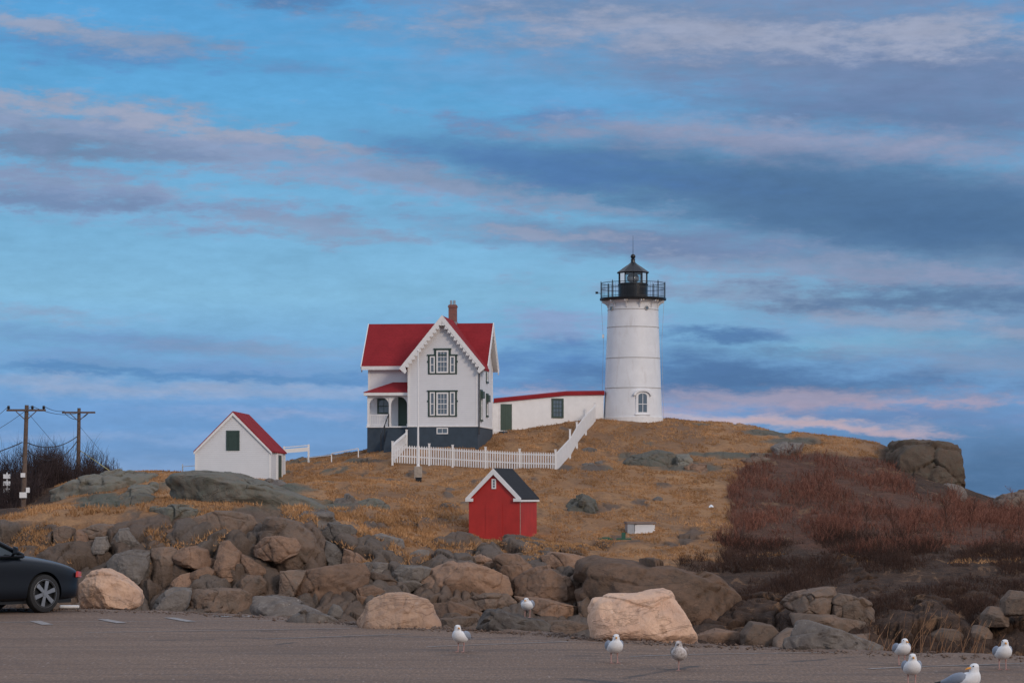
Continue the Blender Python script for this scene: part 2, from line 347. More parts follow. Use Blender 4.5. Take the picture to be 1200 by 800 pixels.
M['paint_line'] = paint('worn_white_line', (.29, .26, .245), .8, .5, 9, dirt=(.14, .12, .11))
M['light'] = paint('lamp_glass', (.7, .6, .5), .3, .1)
def brick():
    m, t, b = mat_new('red_brick'); s = NT(t); v = s.coord()
    mp = s.n.new('ShaderNodeMapping'); mp.inputs['Rotation'].default_value = (R(90), 0, 0); s.l.new(v, mp.inputs[0])
    n = s.n.new('ShaderNodeTexBrick'); n.inputs['Scale'].default_value = 1; n.inputs['Brick Width'].default_value = .21; n.inputs['Row Height'].default_value = .075
    n.inputs['Mortar Size'].default_value = .01; n.inputs['Color1'].default_value = c4(.26, .07, .05); n.inputs['Color2'].default_value = c4(.17, .05, .045); n.inputs['Mortar'].default_value = c4(.25, .2, .18)
    s.l.new(mp.outputs[0], n.inputs[0]); s.l.new(n.outputs[0], b.inputs['Base Color']); b.inputs['Roughness'].default_value = .9; return m
M['brick'] = brick()
def glass(name, c=(.10, .14, .18), rough=.08, alpha=1):
    m, t, b = mat_new(name); b.inputs['Base Color'].default_value = c4(*c); b.inputs['Roughness'].default_value = rough; b.inputs['Specular IOR Level'].default_value = .9
    return m
M['glass'] = glass('window_glass')
def clearglass():
    m, t, b = mat_new('lantern_glass'); n = t.nodes; tr = n.new('ShaderNodeBsdfTransparent'); tr.inputs[0].default_value = (.72, .78, .80, 1)
    gl = n.new('ShaderNodeBsdfGlossy'); gl.inputs['Roughness'].default_value = .05; mx = n.new('ShaderNodeMixShader'); fr = n.new('ShaderNodeFresnel'); fr.inputs[0].default_value = 1.5
    ad = n.new('ShaderNodeMath'); ad.operation = 'ADD'; ad.inputs[1].default_value = .08; t.links.new(fr.outputs[0], ad.inputs[0])
    t.links.new(ad.outputs[0], mx.inputs[0]); t.links.new(tr.outputs[0], mx.inputs[1]); t.links.new(gl.outputs[0], mx.inputs[2]); t.links.new(mx.outputs[0], n['Material Output'].inputs[0]); return m
M['clear'] = clearglass()
M['lens'] = paint('lens_glass', (.45, .42, .42), .15, .1, 8, metal=.2)
M['tan_rock'] = rockmat('tan_granite', (.58, .37, .26), (.68, .45, .31), (.46, .33, .26), (.20, .12, .085), sc=1.4, white=(.68, .55, .46), cracks=.7)
M['brown_rock'] = rockmat('brown_ledge_rock', (.155, .112, .085), (.215, .145, .105), (.15, .128, .108), (.055, .045, .04), cracks=.8)
M['warm_rock'] = rockmat('rusty_ledge_rock', (.23, .145, .10), (.31, .19, .125), (.18, .13, .10), (.06, .045, .04), cracks=.6)
M['grey_rock'] = rockmat('grey_brown_rock', (.145, .125, .11), (.19, .165, .145), (.24, .21, .18), (.05, .045, .045), cracks=.7)
M['green_rock'] = rockmat('lichen_grey_rock', (.155, .15, .125), (.19, .175, .145), (.22, .165, .12), (.06, .055, .05), lichen=(.16, .17, .135), cracks=.8)
M['whale_rock'] = rockmat('smooth_brown_ledge', (.17, .11, .075), (.25, .155, .105), (.12, .09, .07), (.045, .036, .03), sc=.9, cracks=.6)
M['head_rock'] = rockmat('headland_rock', (.14, .10, .072), (.18, .125, .09), (.13, .11, .085), (.05, .04, .034), sc=.8, lichen=(.16, .145, .11), cracks=.9)
M['slab_rock'] = rockmat('speckled_grey_slab', (.12, .10, .088), (.17, .145, .125), (.25, .22, .19), (.07, .06, .055), sc=2.4, white=(.40, .37, .34), cracks=.2)

def terrain_mat():
    m, t, b = mat_new('island_ground'); s = NT(t); v = s.pos()
    rock = s.attr('rock'); dark = s.attr('dark'); green = s.attr('green'); cell = s.attr('cell')
    n1 = s.noise(s.pos((1, .45, 1)), .28, 6, .6, .5); n2 = s.noise(v, 1.3, 6, .65); n3 = s.noise(v, 7, 5, .7); n4 = s.noise(s.pos((1, .35, 1)), .9, 6, .7, 1.0)
    g = s.mix(s.rng(n1, .35, .65), c4(.40, .212, .102), c4(.53, .30, .145)); g = s.mix(s.rng(n2, .45, .72, 0, .6), g, c4(.25, .145, .085))
    g = s.mix(s.rng(n4, .52, .68, 0, .85), g, c4(.13, .085, .055)); g = s.mix(s.rng(s.noise(s.pos((.5, .2, 1)), .22, 5, .65, 1.2), .45, .66, 0, .8), g, c4(.22, .135, .085)); g = s.mix(s.rng(n3, .38, .68, 0, .55), g, c4(.20, .115, .068))
    r = s.mix(s.rng(n1, .35, .65), c4(.15, .11, .085), c4(.215, .15, .112)); r = s.mix(s.math('MULTIPLY', cell, .6), r, c4(.17, .145, .125)); r = s.mix(s.rng(n2, .5, .7, 0, .6), r, c4(.12, .10, .085))
    gr = s.mix(s.rng(n2, .4, .65), c4(.13, .145, .115), c4(.18, .165, .13)); r = s.mix(green, r, gr)
    r = s.mix(s.rng(n4, .52, .7, 0, .6), r, c4(.055, .045, .04)); r = s.mix(s.rng(n3, .3, .7, 0, .3), r, c4(.10, .075, .06))
    shr_ = s.attr('shrub'); d = s.mix(s.rng(n2, .35, .65), c4(.046, .032, .026), c4(.10, .062, .043)); d = s.mix(shr_, d, s.mix(s.rng(n4, .4, .65), c4(.15, .075, .05), c4(.075, .044, .033))); d = s.mix(s.rng(n3, .55, .7, 0, .7), d, c4(.20, .11, .06)); d = s.mix(s.rng(n4, .57, .64, 0, .8), d, c4(.24, .14, .08))
    k = s.mix(rock, g, r); k = s.mix(dark, k, d)
    s.l.new(k, b.inputs['Base Color']); b.inputs['Roughness'].default_value = .95; b.inputs['Specular IOR Level'].default_value = .15
    h = s.math('ADD', n3, s.math('MULTIPLY', n2, 1.2)); s.l.new(s.bump(h, .8, .22), b.inputs['Normal']); return m
def twigmat(name, c1, c2):
    m, t, b = mat_new(name); s = NT(t); a = s.attr('tint'); n = s.noise(s.pos(), .5, 4)
    k = s.mix(a, c4(*c1), c4(*c2)); k = s.mix(s.rng(n, .35, .65, 0, .5), k, c4(*[x*.6 for x in c1])); s.l.new(k, b.inputs['Base Color']); b.inputs['Roughness'].default_value = .9; b.inputs['Specular IOR Level'].default_value = .1; return m
M['terrain'] = terrain_mat()
M['grassblade'] = twigmat('dry_grass_blades', (.33, .18, .083), (.62, .355, .175))
M['red_twig'] = twigmat('red_brown_twigs', (.10, .042, .032), (.42, .185, .125)); M['dark_twig'] = twigmat('dark_bare_twigs', (.05, .036, .036), (.09, .062, .058))
M['heath'] = twigmat('dark_heath', (.055, .035, .03), (.12, .065, .045)); M['straw'] = twigmat('straw_stalks', (.28, .14, .075), (.40, .24, .14))

def asphalt():
    m, t, b = mat_new('worn_asphalt'); s = NT(t); v = s.pos()
    n1 = s.noise(s.pos((.5, 1.6, 1)), .35, 6, .6, .4); n2 = s.noise(v, 2.2, 6, .7); n3 = s.noise(s.pos((1, .16, 1)), 26, 4, .85); n4 = s.noise(s.pos((.25, 2.2, 1)), .6, 5, .7, .5)
    k = s.mix(s.rng(n1, .35, .65), c4(.215, .135, .088), c4(.285, .184, .122)); k = s.mix(s.rng(n4, .52, .66, 0, .6), k, c4(.115, .085, .07)); st_n = s.noise(s.pos((.35, .35, 1)), 1.1, 3, .5); k = s.mix(s.rng(st_n, .66, .72, 0, .5), k, c4(.07, .055, .05))
    k = s.mix(s.rng(n2, .5, .75, 0, .3), k, c4(.17, .14, .13)); k = s.mix(s.rng(n3, .38, .62, 0, .75), k, c4(.075, .058, .05)); k = s.mix(s.rng(s.noise(s.pos((1, .14, 1)), 17, 3, .7), .58, .72, 0, .6), k, c4(.36, .29, .25))
    cr = s.vor(s.pos((.10, .35, 1)), 1.0, 'DISTANCE_TO_EDGE'); crk = s.rng(s.math('ADD', cr, s.rng(n2, 0, 1, -.03, .03)), 0, .010, .8, 0); k = s.mix(crk, k, c4(.05, .045, .045))
    s.l.new(k, b.inputs['Base Color']); b.inputs['Roughness'].default_value = .88; b.inputs['Specular IOR Level'].default_value = .25
    s.l.new(s.bump(s.math('ADD', n3, n2), .5, .015), b.inputs['Normal']); return m
M['asphalt'] = asphalt()
def dirt():
    m, t, b = mat_new('stony_dirt'); s = NT(t); v = s.pos(); n1 = s.noise(v, 1.2, 6, .65); n2 = s.noise(v, 9, 5, .7)
    k = s.mix(s.rng(n1, .35, .65), c4(.16, .10, .07), c4(.25, .18, .14)); k = s.mix(s.rng(n2, .4, .7, 0, .6), k, c4(.09, .065, .055)); s.l.new(k, b.inputs['Base Color']); b.inputs['Roughness'].default_value = .95
    s.l.new(s.bump(n2, .8, .08), b.inputs['Normal']); return m
M['dirt'] = dirt()
def water():
    m, t, b = mat_new('sea_water'); s = NT(t); v = s.pos((.3, 1, 1)); b.inputs['Base Color'].default_value = c4(.02, .05, .08); b.inputs['Roughness'].default_value = .15
    s.l.new(s.bump(s.noise(v, .6, 5), .6, .5), b.inputs['Normal']); return m
M['water'] = water()

# ------------------------------------------------------------------ island ground
COLS = {
 -420: [(720,127.2),(616,136.2),(607,152),(604,170),(603,190),(640,230)],
 -150: [(720,127.2),(616,136.2),(607,152),(604,170),(603,190),(640,230)],
 0:   [(722,127.2),(614,136.2),(607,150),(602,165),(602,180),(640,225)],
 80:  [(722,127.2),(612,136.2),(598,152),(577,163),(564,170),(600,215)],
 150: [(722,127.2),(606,136.2),(589,150),(563,162),(554,167),(562,180),(600,215)],
 240: [(725,127.2),(601,136.2),(584,152),(559,163),(556,167),(563,180),(590,215)],
 320: [(728,127.2),(606,136.2),(592,150),(572,163),(567,172),(564,180),(545,195),(543,200),(600,240)],
 380: [(732,126.8),(614,136.2),(592,152),(562,172),(547,186),(535,198),(600,240)],
 430: [(735,126.3),(626,136.6),(601,152),(566,168),(541,182),(528,192),(534,202),(600,240)],
 500: [(740,125.5),(650,136.6),(626,150),(591,163),(557,177),(540,181),(524,186),(519,196),(600,240)],
 580: [(745,127),(658,140),(634,149),(601,160),(571,170),(548,179),(526,187),(509,195),(502,203),(600,240)],
 650: [(750,126),(658,140),(635,150),(602,160),(573,170),(550,178),(514,192),(497,197),(495,204),(600,240)],
 720: [(750,125),(668,138),(641,147),(611,158),(571,172),(531,187),(494,197),(490,204),(600,240)],
 800: [(755,124),(682,136),(647,146),(611,158),(571,172),(531,187),(496,199),(493,206),(600,240)],
 870: [(760,122),(702,132),(651,145),(611,158),(571,172),(531,188),(503,199),(499,206),(600,240)],
 950: [(765,120),(702,130),(651,143),(611,155),(571,170),(536,185),(509,198),(600,235)],
 1030:[(768,119),(702,129),(651,142),(611,155),(576,168),(541,183),(519,194),(600,230)],
 1095:[(768,118),(702,128),(651,140),(611,153),(588,165),(566,178),(556,188),(620,225)],
 1122:[(768,118),(702,128),(654,139),(616,152),(594,164),(577,175),(590,187),(640,220)],
 1150:[(768,118),(702,128),(656,138),(622,150),(600,162),(586,172),(594,185),(620,215)],
 1250:[(768,118),(702,128),(656,138),(622,150),(600,162),(582,172),(596,185),(620,215)],
 1600:[(770,118),(702,128),(656,138),(622,150),(604,162),(592,172),(620,215)],
}
cp = []
for px, L in COLS.items():
    for (py, d) in [(850, 113)] + L: p = P(px, py, d); cp.append(p)
    p = P(px, L[-1][0]+60, L[-1][1]+30); cp.append(p)
cp = np.array(cp); CX = cp[:, :2]/10.0
def tk(r2): return np.where(r2 > 1e-12, .5*r2*np.log(np.maximum(r2, 1e-12)), 0)
n_ = len(CX); D2 = ((CX[:, None]-CX[None])**2).sum(-1); A_ = np.zeros((n_+3, n_+3)); A_[:n_, :n_] = tk(D2)+np.eye(n_)*.03
A_[:n_, n_] = 1; A_[:n_, n_+1:] = CX; A_[n_, :n_] = 1; A_[n_+1:, :n_] = CX.T
wts = np.linalg.solve(A_, np.concatenate([cp[:, 2], [0, 0, 0]]))
def G0(x, y):
    q = np.stack([np.asarray(x, float).ravel(), np.asarray(y, float).ravel()], 1)/10.0; out = np.empty(len(q))
    for i in range(0, len(q), 20000):
        s = q[i:i+20000]; out[i:i+20000] = tk(((s[:, None]-CX[None])**2).sum(-1)) @ wts[:n_] + wts[n_] + s @ wts[n_+1:]
    out -= .95*sst(1108, 1130, 600+q[:, 0]/q[:, 1]*F)*sst(15, 17, q[:, 1])      # the ground drops behind the headland rock
    return out.reshape(np.shape(x))
def G(x, y): return float(G0(np.array([x]), np.array([y]))[0])
def to_px(x, y, z): return 600+x/y*F, HY-(z-EYE)/y*F
TOPX = [-420, 0, 80, 150, 200, 300, 350, 400, 430, 470, 500, 540, 560, 600, 700, 770, 800, 880, 960, 1050, 1600]
TOPY = [616, 613, 608, 604, 594, 600, 608, 614, 622, 640, 650, 656, 650, 640, 648, 656, 676, 700, 705, 700, 700]
OUT = [(455, 612, 40, 7), (395, 594, 30, 9), (350, 592, 40, 8), (130, 585, 45, 8), (235, 570, 60, 11), (620, 642, 60, 9), (690, 640, 40, 5), (925, 518, 40, 5), (860, 533, 60, 4), (800, 548, 40, 6), (690, 592, 22, 9),
       (1075, 540, 45, 30), (900, 506, 30, 3), (330, 572, 45, 9), (560, 640, 60, 6), (430, 540, 30, 3), (660, 548, 12, 4), (700, 548, 20, 4)]
def masks(x, y, z):
    px, py = to_px(x, y, z)
    nz = fbm(x*.35, y*.2, z*.3, 5)
    rock = sst(-4, 6, py-np.interp(px, TOPX, TOPY)+nz*30)
    for (a, b, c, d) in OUT: rock = np.maximum(rock, sst(-.25, .45, 1-np.sqrt(((px-a)/c)**2+((py-b)/d)**2)+nz*.9))
    rock = np.maximum(rock, sst(.32, .5, fbm(x*.5+30, y*.22, 0, 4))*.9)
    green = sst(604, 590, py)*sst(460, 380, px) + sst(560, 545, py)*sst(700, 720, px)*.8
    shr = sst(0, 10, px-np.interp(py, [495, 515, 530, 560, 600, 640, 700], [968, 938, 890, 862, 846, 842, 830])+nz*30)*sst(0, 8, py-np.interp(px, [800, 930, 1040, 1075, 1130, 1200], [540, 524, 534, 572, 580, 586])+nz*10)
    low = sst(0, 10, py-np.interp(px, [740, 800, 900, 1000], [676, 654, 646, 642])+nz*26)*sst(740, 800, px)
    lft = sst(150, 90, px)*sst(612, 604, py)*sst(.15, .2, np.interp(px, [-400, 60, 100, 150], [1, 1, .2, 0])+0*py)*sst(565, 575, py)*sst(-3, 3, np.interp(px, [0, 60, 120], [603, 590, 560])-py)
    dark = np.clip(np.maximum(np.maximum(np.maximum(shr, low*.9), lft), sst(1018, 1045, px)), 0, 1)
    return px, py, rock, np.clip(green, 0, 1), dark, shr
def voronoi3(p, seed):
    ip = np.floor(p).astype(int); f1 = np.full(len(p), 9.); f2 = np.full(len(p), 9.); cid = np.zeros(len(p)); tl = np.zeros(len(p))
    for a in (-1, 0, 1):
        for b in (-1, 0, 1):
            for c in (-1, 0, 1):
                q = ip+[a, b, c]; h = lambda k: _h(q[:, 0]+seed*31+k*7, q[:, 1]+k*13, q[:, 2]+k*29)*.5+.5
                pt = q+np.stack([h(1), h(2), h(3)], 1); d = np.sqrt(((p-pt)**2).sum(1)); r = h(4); tv = ((p-pt)*np.stack([h(5)-.5, h(6)-.5, h(7)-.5], 1)).sum(1)
                nw_ = d < f1; f2 = np.where(nw_, f1, np.minimum(f2, d)); cid = np.where(nw_, r, cid); tl = np.where(nw_, tv, tl); f1 = np.where(nw_, d, f1)
    return f1, f2, cid, tl
pxs = np.concatenate([np.arange(-420, -20, 5.), np.arange(-20, 1225, 1.25), np.arange(1225, 1600, 5.)])
ys = np.concatenate([np.arange(113, 126, .5), np.arange(126, 152, .14), np.arange(152, 205, .28), np.arange(205, 262, 2.)])
PX, YY = np.meshgrid(pxs, ys); XX = (PX-600)/F*YY; ZZ = G0(XX, YY)
sh = XX.shape; X = XX.ravel(); Y = YY.ravel(); Z = ZZ.ravel()
px_, py_, rock, green, dark, shr = masks(X, Y, Z)
Zb = Z + .16*fbm(X*.5, Y*.35, 0, 4) + .05*fbm(X*2.5, Y*1.6, 0, 3)*(1-rock)
dx = np.zeros_like(X); dy = np.zeros_like(X); dz = np.zeros_like(X)
ROCKM = rock; DARKM = dark; sel = rock > .02; wp = np.stack([X, Y, Z], 1)[sel]
wx = .5*fbm(wp[:, 0]*.6, wp[:, 1]*.6, wp[:, 2], 3); wz = .5*fbm(wp[:, 0]*.6+50, wp[:, 1]*.6, wp[:, 2], 3)
q = np.stack([wp[:, 0]+wx, wp[:, 1]*.42+wz, wp[:, 2]*1.25+wz], 1)
f1, f2, cid, tla = voronoi3(q/2.5, 1); g1, g2, cid2, tlb = voronoi3(q/.95+7, 2)
amt = .62*(1-np.exp(-(f2-f1)*9.0)) + (cid-.5)*.7 + tla*1.9 + .20*(1-np.exp(-(g2-g1)*7)) + (cid2-.5)*.16 + tlb*.55 - .2 + .06*fbm(wp[:, 0]*2, wp[:, 1]*2, wp[:, 2]*3, 4)
big = sst(560, 640, px_[sel])*sst(650, 640, 640+0*px_[sel]); amt = amt*(1-.35*sst(560, 640, px_[sel]))
hillrock = sst(640, 600, py_[sel]); amt = amt*(1-.6*hillrock) - .12
steep = 1-hillrock
k_ = rock[sel]; dy[sel] = -amt*.7*k_*(.3+.7*steep); dz[sel] = amt*.75*k_
cella = np.zeros_like(X); cella[sel] = sst(.45, .6, cid)
V = np.stack([X, Y+dy, Zb+dz], 1)
nr, nc = sh; idx = np.arange(nr*nc).reshape(nr, nc)
faces = np.stack([idx[:-1, :-1], idx[:-1, 1:], idx[1:, 1:], idx[1:, :-1]], -1).reshape(-1, 4)
me = np_mesh('island_terrain', V, faces, M['terrain'], True)
for nm, arr in (('rock', rock), ('dark', dark), ('green', green), ('cell', cella), ('shrub', shr*sst(652, 636, py_+14*fbm(X*.4, Y*.3, 4, 3)))):
    a = me.attributes.new(nm, 'FLOAT', 'POINT'); a.data.foreach_set('value', arr.astype(np.float32))
isl = link('island_terrain', me); tag(isl, 'grass topped rocky island sloping down to a ledge of brown rock', 'island', None, 'structure')

# sea and the mainland lot
m = MB(); m.raw([(-6000, -200, -7), (6000, -200, -7), (6000, 16000, -7), (-6000, 16000, -7)], [(0, 1, 2, 3)])
tag(m.build('sea', M['water']), 'dark blue sea round the island', 'sea', None, 'structure')
EDGE = [(-900, 700), (-200, 709), (0, 714), (180, 717), (300, 723), (400, 730), (470, 736), (560, 739), (640, 743), (700, 750), (820, 757), (1000, 765), (1200, 771), (1600, 782), (2600, 800)]
edge = [P(a, b, EYE*F/(b-HY)) for a, b in EDGE]
m = MB(); vsx = [(-70, -60, 0), (70, -60, 0)] + [(e.x, e.y, 0) for e in edge][::-1]
m.raw(vsx, [tuple(range(len(vsx)))]); lot = m.build('parking_lot', M['asphalt']); tag(lot, 'worn grey asphalt parking lot in the foreground', 'parking lot', None, 'structure')
# embankment beyond the lot edge
E = np.array([(e.x, e.y) for e in edge]); t_ = np.linspace(0, 1, 900); ex = np.interp(t_, np.linspace(0, 1, len(E)), E[:, 0]); ey = np.interp(t_, np.linspace(0, 1, len(E)), E[:, 1])
offs = np.array([-.6, -.2, 0, .15, .35, .6, .9, 1.3, 1.8, 2.4, 3.2, 4.2, 5.5, 7.5, 10, 14, 20]); prof = np.array([-.05, -.03, .012, .02, .01, 0, -.03, -.08, -.2, -.5, -1.1, -1.9, -3.0, -4.4, -5.8, -7.6, -9])
gx = ex[None]+offs[:, None]*.12; gy = ey[None]+offs[:, None]; gz = prof[:, None]+0*gx
gz = gz + (offs[:, None] > .1)*(.05*fbm(gx*2, gy*2, 0, 3)+.3*sst(1.0, 4, offs)[:, None]*fbm(gx*.8, gy*.8, 3, 4))
gy = gy + (np.abs(offs[:, None]) < .7)*.12*fbm(gx*1.3, gy*0, 0, 4)
gi = np.arange(gx.size).reshape(gx.shape); gf = np.stack([gi[:-1, :-1], gi[:-1, 1:], gi[1:, 1:], gi[1:, :-1]], -1).reshape(-1, 4)
emb = link('embankment', np_mesh('embankment', np.stack([gx.ravel(), gy.ravel(), gz.ravel()], 1), gf, M['dirt'], True)); tag(emb, 'stony dirt bank along the far edge of the lot', 'embankment', None, 'structure')
# painted lines
def gp(px, py, z=.006): d = EYE*F/(py-HY); return Vector(((px-600)/F*d, d, z))
lines = [((-60, 729), (46, 728.6), .12), ((40, 728.6), (350, 726.6), .07), ((100, 741), (410, 736), .08), ((312, 748.5), (480, 742.5), .09), ((470, 746), (690, 752), .05), ((500, 757.5), (665, 751.5), .09), ((690, 752.5), (870, 757.5), .06),
         ((738, 769), (812, 766.5), .10), ((812, 766.5), (1010, 763.5), .08), ((1018, 783.5), (1060, 781.5), .12), ((1060, 781.5), (1210, 776.5), .08)]
def strip(a, b, w, name='lot_line'):
    n = (b-a).normalized(); s = Vector((-n.y, n.x, 0))*w/2; m = MB(); m.raw([a-s, b-s, b+s, a+s], [(0, 1, 2, 3)])
    return m
lm = MB()
for a, b, w in lines:
    s_ = strip(gp(*a), gp(*b), w); lm.raw(s_.v, s_.f)
for (x0, y0, x1, y1) in [(41, 727.5, 56, 732), (120, 725.5, 143, 730), (198, 723.6, 224, 728.3), (254, 721, 268, 722.6), (279, 720.8, 300, 722.6)]:
    s_ = strip(gp(x0, y0, .010), gp(x1, y1, .010), .22); lm.raw(s_.v, s_.f)
lo = lm.build('painted_lines', M['paint_line']); tag(lo, 'faded white parking lines on the asphalt', 'road marking', None, 'structure')

# ------------------------------------------------------------------ building helpers
def win(parent, mb_to_world, x0, x1, z0, z1, nx=2, nz=2, frame='trim', fw=.07, name='window', out=.05):
    """window in a local frame: mb_to_world(u, v, w): u along the wall, v up, w out of the wall"""
    T = mb_to_world
    def bx(m, u0, u1, v0, v1, w0, w1):
        vs = [T(u, v, w) for w in (w0, w1) for (u, v) in ((u0, v0), (u1, v0), (u1, v1), (u0, v1))]
        m.raw(vs, [(0, 3, 2, 1), (4, 5, 6, 7), (0, 1, 5, 4), (1, 2, 6, 5), (2, 3, 7, 6), (3, 0, 4, 7)])
    m = MB(); bx(m, x0, x0+fw, z0, z1, 0, out); bx(m, x1-fw, x1, z0, z1, 0, out); bx(m, x0+fw, x1-fw, z1-fw, z1, 0, out); bx(m, x0+fw, x1-fw, z0, z0+fw, 0, out)
    for i in range(1, nx): u = x0+fw+(x1-x0-2*fw)*i/nx; bx(m, u-.014, u+.014, z0+fw, z1-fw, 0, out*.6)
    for i in range(1, nz): v = z0+fw+(z1-z0-2*fw)*i/nz; h = .028 if i*2 == nz else .013; bx(m, x0+fw, x1-fw, v-h, v+h, 0, out*.7)
    f = m.build(name, M[frame], parent)
    g = MB(); bx(g, x0+fw*.5, x1-fw*.5, z0+fw*.5, z1-fw*.5, -.02, out*.25); g.build('pane', M['glass'], f)
    return f
def bar(m, T, u0, u1, v0, v1, w0, w1):
    vs = [T(u, v, w) for w in (w0, w1) for (u, v) in ((u0, v0), (u1, v0), (u1, v1), (u0, v1))]
    m.raw(vs, [(0, 3, 2, 1), (4, 5, 6, 7), (0, 1, 5, 4), (1, 2, 6, 5), (2, 3, 7, 6), (3, 0, 4, 7)])

# ------------------------------------------------------------------ lighthouse tower
tb = P(741.8, 491, 200); tower = empty('lighthouse_tower', tb, 0, 'tall white round lighthouse tower with a black lantern room and railed gallery', 'lighthouse')
S = 15.4
def zt(py): return (491-py)/S
m = MB(); prof = [(2.24, -1.5), (2.24, 0), (2.20, zt(480)), (2.13, zt(455)), (2.06, zt(420)), (1.97, zt(384)), (1.93, zt(364)), (1.91, zt(357)), (1.97, zt(354.6)), (2.1, zt(353.2)), (2.1, zt(352.9))]
m.lathe(prof, 64); body = m.build('tower_body', M['tower'], tower, True)
for py, r in ((455, 2.135), (420, 2.065), (384, 1.975), (363.6, 1.935)):
    m = MB(); m.lathe([(r-.03, zt(py)-.03), (r+.018, zt(py)-.03), (r+.018, zt(py)+.02), (r-.03, zt(py)+.02)], 64, closed=True); m.build('seam_band', M['seam'], tower, True)
m = MB(); m.lathe([(2.28, -.3), (2.30, .12), (2.22, .14)], 64); m.build('base_course', M['trim'], tower, True)
dz0, dz1 = zt(353.0), zt(349.6)
m = MB(); m.lathe([(2.3, dz0), (2.50, dz0+.06), (2.53, dz0+.1), (2.53, dz1), (1.0, dz1)], 48); m.build('gallery_deck', M['black'], tower, True)
for k in range(12):      # curved brackets under the gallery
    a = 2*PI*(k+.42)/12; m = MB(); ca, sa = math.cos(a), math.sin(a); pts = [(1.93, zt(362)), (1.93, dz0), (2.45, dz0), (2.42, dz0-.1), (2.2, dz0-.18), (2.05, dz0-.33), (1.99, zt(361))]
    t = Vector((-sa, ca, 0))*.045; m.prism([Vector((r*ca, r*sa, z))-t for r, z in pts], t*2); m.build('bracket', M['tower'], tower)
for px, w in ((715, 1), (733, 1), (752.5, 1), (769.5, 1)):
    dx_ = (px-741.8)/S; yy = -math.sqrt(max(.1, 2.33**2-dx_**2)); m = MB(); m.lathe([(.02, -.07), (.06, -.05), (.075, 0), (.05, .05), (.02, .07)], 10, (dx_, yy, dz0-.02)); m.build('deck_lamp', M['light'], tower, True)
r_ = MB(); Rr = 2.44; hz = 1.17
for k in range(8):
    a = k*PI/4+R(3); m = MB(); x, y = Rr*math.cos(a), Rr*math.sin(a); m.tube((x, y, dz1), (x, y, dz1+hz), .038); m.tube((x, y, dz1+hz), (x, y, dz1+hz+.14), .045, .005); m.build('railing_post', M['black'], tower)
rail = MB()
for z_ in (dz1+.1, dz1+.72, dz1+hz-.03): rail.lathe([(Rr-.018, z_-.018), (Rr+.018, z_-.018), (Rr+.018, z_+.018), (Rr-.018, z_+.018)], 48, closed=True)
for k in range(72): a = 2*PI*k/72; rail.tube((Rr*math.cos(a), Rr*math.sin(a), dz1), (Rr*math.cos(a), Rr*math.sin(a), dz1+hz-.03), .009, n=4, cap=False)
rail.build('railing', M['black'], tower)
lz0, lz1, lz2 = dz1, zt(333.2), zt(319.3)
m = MB(); m.lathe([(1.14, lz0), (1.14, lz0+.08), (1.10, lz0+.1), (1.10, lz1-.08), (1.15, lz1-.06), (1.15, lz1), (.9, lz1)], 40); lr = m.build('lantern_base', M['black'], tower, True)
m = MB()
for k in range(10):
    a = R(18+36*k); m.tube((1.10*math.cos(a), 1.10*math.sin(a), lz1), (1.10*math.cos(a), 1.10*math.sin(a), lz2), .045, n=6)
for z_ in (lz1+.03, lz2-.04): m.lathe([(1.06, z_-.04), (1.13, z_-.04), (1.13, z_+.04), (1.06, z_+.04)], 10, a0=R(18), closed=True)
lf = m.build('lantern_frame', M['black'], tower)
for k in range(10):
    a, b_ = R(18+36*k), R(54+36*k); m = MB(); m.raw([(1.08*math.cos(a), 1.08*math.sin(a), lz1+.05), (1.08*math.cos(b_), 1.08*math.sin(b_), lz1+.05), (1.08*math.cos(b_), 1.08*math.sin(b_), lz2-.05), (1.08*math.cos(a), 1.08*math.sin(a), lz2-.05)], [(0, 1, 2, 3)]); m.build('lantern_pane', M['clear'], lf)
m = MB(); m.lathe([(.10, lz1), (.14, lz1+.12), (.33, lz1+.2), (.44, lz1+.34), (.47, lz1+.46), (.44, lz1+.60), (.33, lz1+.74), (.12, lz1+.84)], 16); m.build('lens', M['lens'], tower, True)
m = MB(); m.lathe([(1.24, lz2-.06), (1.27, lz2), (1.16, lz2+.07), (.75, lz2+.36), (.36, lz2+.62), (.19, lz2+.76), (.15, lz2+.95), (.20, lz2+.98), (.14, lz2+1.04), (.12, lz2+1.08)], 10, a0=R(18)); rf = m.build('lantern_roof', M['black'], tower)
zb = lz2+1.22; m = MB(); m.lathe([(.19*math.sin(PI*i/10)+.001, -.19*math.cos(PI*i/10)) for i in range(11)], 16, (0, 0, zb)); m.build('vent_ball', M['black'], rf, True)
m = MB(); m.tube((0, 0, zb+.15), (0, 0, zb+1.6), .02, .008); m.build('lightning_rod', M['black'], rf)
m = MB(); m.tube((-2.45, -.1, dz1+.35), (-2.75, -.1, dz1+.42), .02); m.box(-2.86, -2.66, -.17, -.03, dz1+.34, dz1+.5); m.build('camera_arm', M['black'], tower)
for px in (756.4, 716.2):
    dx_ = (px-741.8)/S; yy = -math.sqrt(1.95**2-dx_**2); a = math.atan2(yy, dx_); o = Vector((dx_, yy, zt(362.6))); nrm = Vector((math.cos(a), math.sin(a), 0))
    m = MB(); m.tube(o-nrm*.2, o+nrm*.06, .17, n=16); f = m.build('porthole', M['seam'], tower); m = MB(); m.tube(o-nrm*.1, o+nrm*.075, .12, n=16); m.build('pane', M['glass'], f)
